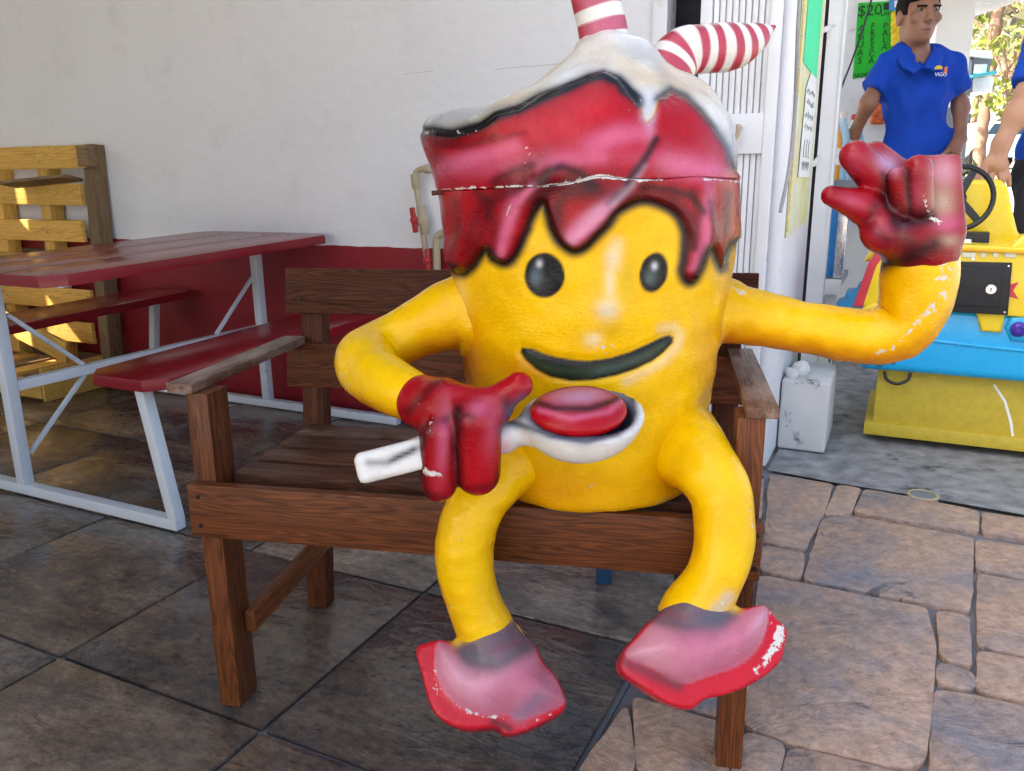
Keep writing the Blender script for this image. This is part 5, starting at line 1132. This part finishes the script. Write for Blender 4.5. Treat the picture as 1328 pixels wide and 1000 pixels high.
for inner, outer in (([(1174, 57, .05), (1177, 66, -.02), (1185, 77, -.075), (1196, 88, -.105)], [(1163, 66, .04), (1166, 77, -.04), (1174, 88, -.09), (1185, 95, -.11)]), ([(1211, 56, .05), (1209, 66, -.02), (1204, 77, -.075), (1197, 88, -.105)], [(1221, 65, .04), (1224, 75, -.04), (1220, 86, -.09), (1211, 93, -.11)])):
    I_ = catmull([mp(x, y, d-.012) for x, y, d in inner], 4); O_ = catmull([mp(x, y, d-.016) for x, y, d in outer], 4); V = []; Fc = []
    for a, b_ in zip(I_, O_): V += [a, a*.45+b_*.55+np.array([0, -.012, .004]), b_, b_+np.array([0, .02, -.002]), a+np.array([0, .03, -.01])]
    for i in range(len(I_)-1):
        for k in range(5): Fc.append((5*i+k, 5*i+(k+1) % 5, 5*i+5+(k+1) % 5, 5*i+5+k))
    Fc += [(0, 1, 2, 3, 4), tuple(5*(len(I_)-1)+k for k in (4, 3, 2, 1, 0))]
    obj('collar', V, Fc, 'shirt_blue', man, smooth=True, angle=60)
lg = mp(1220, 93, -.124)
V = [lg+rt0*.018*math.cos(t)+ZB*.016*math.sin(t) for t in np.linspace(0, math.pi, 12)]
prism('logo_sun', [v+ZB*.010-rt0*.010 for v in V], -np.array([0, 1, 0.]), .004, 'yellow_logo', man)
prism('logo_tab', [lg+rt0*a+ZB*b_+np.array([0, -.001, 0]) for a, b_ in ((.014, -.006), (.026, -.010), (.028, .022), (.016, .018))], -np.array([0, 1, 0.]), .004, 'orange_logo', man)
text('logo_letters', 'VIGO', lg+np.array([0, -.004, -.012]), rt0, [0, -1, 0], .022, 'white_logo', man)
tr = [cap3(mp(1176, 215, .04), mp(1210, 215, .04), .105, .105), cap3(mp(1176, 235, .04), np.array([foot[0]-.09, foot[1]+.02, .50]), .098, .062, .05), cap3(np.array([foot[0]-.09, foot[1]+.02, .50]), np.array([foot[0]-.09, foot[1]+.04, .13]), .062, .052), cap3(mp(1212, 235, .04), np.array([foot[0]+.12, foot[1]-.02, .50]), .098, .062, .05), cap3(np.array([foot[0]+.12, foot[1]-.02, .50]), np.array([foot[0]+.13, foot[1], .13]), .062, .052)]
build('trousers', tr, .014, 'jeans', man, folds=.004)
for dx in (-.09, .13): build('shoe', [cap3(np.array([foot[0]+dx, foot[1]+.06, .045]), np.array([foot[0]+dx, foot[1]-.12, .038]), .045, .038)], .01, 'black_plastic', man)

# second person, cut by the frame: forearm and hand on the ride seat, sleeve and trousers
PY2 = 3.16
def np_(px, py, dy=0.0): return PY(px, py, PY2+dy)
pc2 = np_(1420, 400); wom = thing('person', np.array([pc2[0], pc2[1]+.15, 0]), 'person in blue shirt and black trousers resting a hand on the yellow ride seat', 'person')
wr, elb, shd = np_(1299, 186, .06), np_(1336, 118, .06), np_(1362, 40, .10)
sk = [cap3(np_(1352, 80, .08), elb, .046, .044), cap3(elb, np_(1318, 150, .06), .044, .041), cap3(np_(1318, 150, .06), wr, .041, .027), cap3(wr, np_(1291, 213, .07), .030, .036, .03), cap3(np_(1281, 212, .07), np_(1300, 214, .07), .022, .022, .02)]
for (x0, y0, x1, y1, x2, y2) in ((1279, 218, 1271, 236, 1268, 249), (1287, 222, 1284, 238, 1281, 252), (1296, 221, 1299, 232, 1300, 243), (1303, 216, 1307, 229, 1309, 240)):
    sk.append(cap3(np_(x0, y0, .07), np_(x1, y1, .045), .013, .0115, .008)); sk.append(cap3(np_(x1, y1, .045), np_(x2, y2, .05), .0115, .0095, .004))
sk.append(cap3(np_(1283, 208, .06), np_(1266, 231, .07), .014, .011, .01))
hd2 = np_(1425, -75, .2); sk += [ell3(hd2, np.eye(3), (.08, .098, .115)), ell3(hd2+np.array([-.02, -.07, -.055]), np.eye(3), (.05, .045, .05), .03), cap3(hd2+np.array([0, -.095, .005]), hd2+np.array([-.01, -.112, -.03]), .009, .014, .012), cap3(hd2-ZB*.05, hd2-ZB*.20, .055, .06, .03), cap3(hd2-ZB*.18, shd, .05, .05, .05)]
build('body', sk, .0068, 'skin_light', wom)
build('hair', [ell3(hd2+np.array([.01, .02, .025]), np.eye(3), (.09, .105, .115))], .009, 'hair', wom, folds=.002, sub=lambda G, d: np.maximum(d, np.minimum(hd2[1]-.03-G[..., 1], (hd2[2]+.07)-G[..., 2])))
tx = hd2-ZB*.24
def slv(G, d):
    e = np_(1326, 104, .06); a = nrm(e-shd); return np.where(np.linalg.norm(G-e, axis=-1) < .16, np.maximum(d, (G-np_(1333, 113, .06))@a), d)
build('shirt', [cap3(tx+np.array([-.14, 0, -.02]), tx+np.array([.16, 0, -.02]), .075, .075), ell3(tx-ZB*.25, np.eye(3), (.19, .13, .30), .06), cap3(tx+np.array([-.06, 0, -.52]), tx+np.array([.08, 0, -.52]), .13, .13, .05), cap3(shd, np_(1333, 112, .06), .072, .066, .03), cap3(shd, tx+np.array([-.1, 0, 0]), .07, .07, .05)], .012, 'shirt_blue', wom, folds=.004, sub=slv)
th0 = np_(1345, 280, .12)
build('trousers', [cap3(tx+np.array([-.07, 0, -.60]), tx+np.array([.08, 0, -.60]), .125, .125), cap3(np_(1350, 250, .12), np_(1340, 300, .06), .085, .075, .03), cap3(tx+np.array([-.07, 0, -.65]), np.array([tx[0]-.09, tx[1], .5]), .10, .068, .04), cap3(np.array([tx[0]-.09, tx[1], .5]), np.array([tx[0]-.09, tx[1]+.03, .12]), .065, .052), cap3(tx+np.array([.08, 0, -.65]), np.array([tx[0]+.10, tx[1], .5]), .10, .068, .04), cap3(np.array([tx[0]+.10, tx[1], .5]), np.array([tx[0]+.10, tx[1]+.03, .12]), .065, .052)], .014, 'black_cloth', wom, folds=.005)
for dx in (-.09, .10): build('shoe', [cap3(np.array([tx[0]+dx, tx[1]+.06, .045]), np.array([tx[0]+dx, tx[1]-.12, .038]), .045, .038)], .012, 'black_plastic', wom)

# ------------------------------------------------------------------ street beyond, rising gently away from the stand
def hill(d): return float(np.interp(d, [0, 7.0, 12, 26, 60, 400], [-.02, -.02, .25, 1.15, 2.6, 8]))
V = []; Fc = []; ds_ = [7.6, 8.5, 10, 12, 15, 18, 22, 26, 32, 40, 60, 110, 400]; xs_ = np.linspace(-1.2, 3.2, 24)
for d in ds_:
    for x in xs_: V.append((x*d, d, hill(d)))
nx = len(xs_)
for i in range(len(ds_)-1):
    for j in range(nx-1): Fc.append((i*nx+j, i*nx+j+1, (i+1)*nx+j+1, (i+1)*nx+j))
mark(obj('street', V, Fc, 'street_pale', None, smooth=True), kind='structure')
def SG(px, d): # point on the sloping street at distance d below pixel column px
    p = PY(px, 200, d); return np.array([p[0], d, hill(d)])
# white pillar of the forecourt and box machine beside it
a, b_ = PY(1214, 60, 7.0), PY(1262, 60, 7.0)
plr = thing('pillar', np.array([(a[0]+b_[0])/2, 7.2, -.004]), 'white square pillar behind the man holding up a grey canopy', 'pillar')
bobj('shaft', boxbm(b_[0]-a[0], .35, 3.6, .01), 'wall_white', plr, Matrix.Translation(((a[0]+b_[0])/2, 7.2, 1.8)))
bobj('base', boxbm(b_[0]-a[0]+.06, .41, 1.55, .01), 'steel_grey', plr, Matrix.Translation(((a[0]+b_[0])/2, 7.2, .77)))
bobj('canopy', boxbm(2.0, 1.6, .22, .02), 'steel_grey', plr, Matrix.Translation((b_[0]-.55, 7.0, PY(1240, -2, 7.0)[2]+.12)))
c0 = PY(1268, 120, 8.0); mc = thing('machine', np.array([c0[0], 8.0, 0]), 'grey box machine with white diagonal stripes and a screen beside the pillar', 'machine')
def mq(px, py, d=8.0): return PY(px, py, d)
def mpoly(name, pts, d, th, mat, par=mc): return prism(name, [mq(x, y, d) for x, y in pts], [0, -1, 0], th, mat, par, bev=.01)
zb = mq(1255, 210)[2]
cab_ = mpoly('cabinet', [(1253, 70), (1262, 78), (1256, 160), (1250, 228), (1243, 228), (1247, 130)], 7.98, .5, 'steel_grey')
mpoly('hood', [(1253, 64), (1287, 66), (1288, 76), (1253, 72)], 7.95, .55, 'car_white')
mpoly('head', [(1262, 74), (1287, 75), (1283, 96), (1261, 97)], 8.0, .45, 'steel_grey')
mpoly('screen', [(1264, 83), (1281, 83), (1279, 95), (1262, 95.5)], 7.985, .01, 'white_paint')
mpoly('shelf', [(1262, 97), (1292, 91), (1294, 96), (1262, 100)], 7.9, .5, 'teal')
mpoly('lower_panel', [(1262, 101), (1290, 99), (1287, 120), (1261, 120)], 8.05, .4, 'car_white')
for k in range(4): mpoly('stripe', [(1248.5, 118+5*k), (1259, 128+5*k), (1259, 129.6+5*k), (1248.5, 119.6+5*k)], 7.972, .004, 'car_white', cab_)
# planted bush with white flowers at the foot of the pillar
fb = thing('flower_bush', SG(1245, 7.6), 'small bush with white flowers at the foot of the pillar', 'bush'); cfl = PY(1246, 214, 7.4); base = np.array([cfl[0], 7.4, -.004])
def leaves(name, centers, rads, n, size, mat, parent, seed):
    r = np.random.RandomState(seed); V = []; Fc = []
    for i in range(n):
        k = r.randint(len(centers)); d = r.randn(3); d /= np.linalg.norm(d); p = np.array(centers[k])+d*np.array(rads[k])*r.rand()**.45
        a = nrm(r.randn(3)); b2 = nrm(np.cross(a, r.randn(3))); s = size*(.6+.8*r.rand()); q = len(V)
        V += [p-a*s, p+b2*s*.42, p+a*s, p-b2*s*.42]; Fc.append((q, q+1, q+2, q+3))
    return obj(name, V, Fc, mat, parent)
tube('stem', [base, base+ZB*.55, base+ZB*.95], [.03, .02, .008], 'trunk', fb, 8)
leaves('foliage', [base+ZB*z for z in (.45, .75, .95)], [(.25, .2, .2)]*3, 500, .045, 'leaf', fb, 4); leaves('flowers', [base+ZB*z+np.array([.05, -.05, 0]) for z in (.7, .95)], [(.27, .2, .16)]*2, 90, .05, 'flower_white', fb, 5)
# trees
def tree(px, d, h, cr, label, seed, mat='leaf', trunk_r=.14, dens=2600):
    P = SG(px, d); t = thing('tree', P, label, 'tree', 'trees along the street'); r = np.random.RandomState(seed)
    top = P+ZB*h*.62; tube('trunk', [P-ZB*.1, P+ZB*h*.3+np.array([.1, 0, 0]), top], [trunk_r*1.3, trunk_r, trunk_r*.5], 'trunk', t, 10, sub=3); cs = []; rs = []
    for k in range(13):
        a = r.rand()*6.28; q = P+ZB*h*(.38+.6*r.rand())+np.array([math.cos(a), math.sin(a), 0])*cr*(.25+.65*r.rand()); tube('limb', [P+ZB*h*(.3+.25*r.rand()), (P+ZB*h*.5+q)/2, q], [trunk_r*.45, trunk_r*.3, .02], 'trunk', t, 6); cs.append(q); rs.append(np.array([1, 1, .75])*cr*(.26+.16*r.rand()))
    leaves('crown', cs, rs, dens, .11*cr/1.6, mat, t, seed)
tree(1296, 21, 5.2, 2.0, 'green leafy tree beyond the box machine with sunlit crown', 11, 'leaf', .07, 900)
tree(1335, 24, 7.5, 3.0, 'large pale tree at the right with drooping branches', 13, 'leaf_grey', .10, 1300)
tree(1300, 34, 8.5, 3.6, 'tall tree far up the street behind the leafy tree', 17, 'leaf', .12, 1200)
tree(1255, 40, 9, 3.5, 'far tree rising behind the white pillar', 19, 'leaf', .12, 900)
pt = SG(1270, 22); palm = thing('palm_tree', pt, 'brown ringed palm trunk rising beside the white pillar', 'palm tree')
lathe('trunk', [(.16 if i % 2 else .13, .22*i) for i in range(36)], pt, 'trunk', palm, 14)
rr = np.random.RandomState(3); V = []; Fc = []
for k in range(16):
    a = k*.41; el = .6-.9*rr.rand(); o0 = pt+ZB*7.8; dr = np.array([math.cos(a)*math.cos(el), math.sin(a)*math.cos(el), math.sin(el)])
    for i in range(14):
        t = i/14; c = o0+dr*2.6*t-ZB*1.6*t*t; sd = nrm(np.cross(dr, ZB))
        for s in (-1, 1): q = len(V); V += [c, c+sd*s*.55*(1-t*.6)-ZB*.22, c+dr*.16+sd*s*.5*(1-t*.6)-ZB*.25, c+dr*.12]; Fc.append((q, q+1, q+2, q+3))
obj('crown', V, Fc, 'leaf_grey', palm)
# cars, pale houses
def car(px, d, hd_, mat, label):
    P = SG(px, d); t = thing('parked_car', P, label, 'car', 'cars parked up the street'); M = Matrix.Translation(Vector(P)) @ Matrix.Rotation(hd_, 4, 'Z')
    prof = [(-2.05, .35), (-2.1, .75), (-1.95, .92), (-1.25, 1.0), (-.75, 1.42), (.75, 1.45), (1.35, 1.0), (2.0, .88), (2.1, .6), (2.08, .35)]
    bm = bmesh.new(); f = bm.faces.new([bm.verts.new((x, -.82, z)) for x, z in prof]); r = bmesh.ops.extrude_face_region(bm, geom=[f])
    for v in r['geom']:
        if isinstance(v, bmesh.types.BMVert): v.co.y += 1.64; 
    for v in bm.verts:
        if v.co.z > 1.2: v.co.y *= .84
    bmesh.ops.recalc_face_normals(bm, faces=list(bm.faces)); bmesh.ops.bevel(bm, geom=list(bm.edges), offset=.06, segments=2, affect='EDGES'); bobj('body', bm, mat, t, M, smooth=True, angle=40)
    for s in (-1, 1):
        for (x0, x1, x2, x3) in ((-1.02, -.66, -.05, -.05), (.03, .03, .66, 1.05)):
            Vw = [M @ Vector((x, s*(.83 if z < 1.1 else .71), z)) for x, z in ((x0, 1.04), (x1, 1.36), (x2, 1.38), (x3, 1.04))]; obj('window', [np.array(v) for v in Vw], [(0, 1, 2, 3)], 'car_glass', t)
        for x in (-1.3, 1.3):
            c = M @ Vector((x, s*.78, .32)); w_ = lathe('wheel', [(0, -.1), (.32, -.1), (.32, .08), (.2, .1), (0, .1)], np.array(c), 'tyre', t, 20, np.array((M.to_3x3() @ Vector((0, s, 0))))); lathe('rim', [(0, 0), (.19, 0), (.15, .02), (0, .01)], np.array(M @ Vector((x, s*.885, .32))), 'chrome', w_, 16, np.array((M.to_3x3() @ Vector((0, s, 0)))))
        c = M @ Vector((2.07, s*.6, .68)); disc('headlight', np.array(c), np.array(M.to_3x3() @ Vector((1, 0, 0))), .1, .03, 'chrome', t, 14)
car(1284, 27, .25, 'car_white', 'white car parked up the street under the leafy tree'); car(1390, 24, 1.1, 'car_teal', 'teal car at the right edge of the street'); car(1308, 36, .2, 'car_white', 'distant white car further up the street')
for (px, d, w_, h_, mt, lb_) in ((1300, 48, 14, 6.5, 'wall_white', 'long pale house at the far end of the street'), (1230, 44, 9, 8, 'wall_white', 'white house up the street behind the pillar')):
    P = SG(px, d); t = thing('house', P, lb_, 'house'); bobj('wall', boxbm(w_, 6, h_, .02), mt, t, Matrix.Translation(Vector(P)+Vector((0, 3, h_/2)))); bobj('roof', boxbm(w_+.6, 6.6, .3, .03), 'street_pale', t, Matrix.Translation(Vector(P)+Vector((0, 3, h_+.16))))
    for k in range(4):
        for z in (1.6, 4.4): x = -w_*.38+w_*.25*k; wd_ = bobj('window', boxbm(1.1, .06, 1.2, .01), 'car_glass', t, Matrix.Translation(Vector(P)+Vector((x, -.02, z)))); bobj('sill', boxbm(1.3, .16, .08, .01), 'wall_white', wd_, Matrix.Translation(Vector(P)+Vector((x, -.06, z-.65))))
bd = SG(1268, 22.5); bo = thing('bollard', bd, 'yellow post at the edge of the street', 'bollard'); lathe('shaft', [(.09, 0), (.09, .9), (.06, .96), (0, .97)], bd, 'cap_yellow', bo, 16); lathe('footing', [(.14, -.02), (.14, .05), (0, .05)], bd, 'concrete', bo, 16)
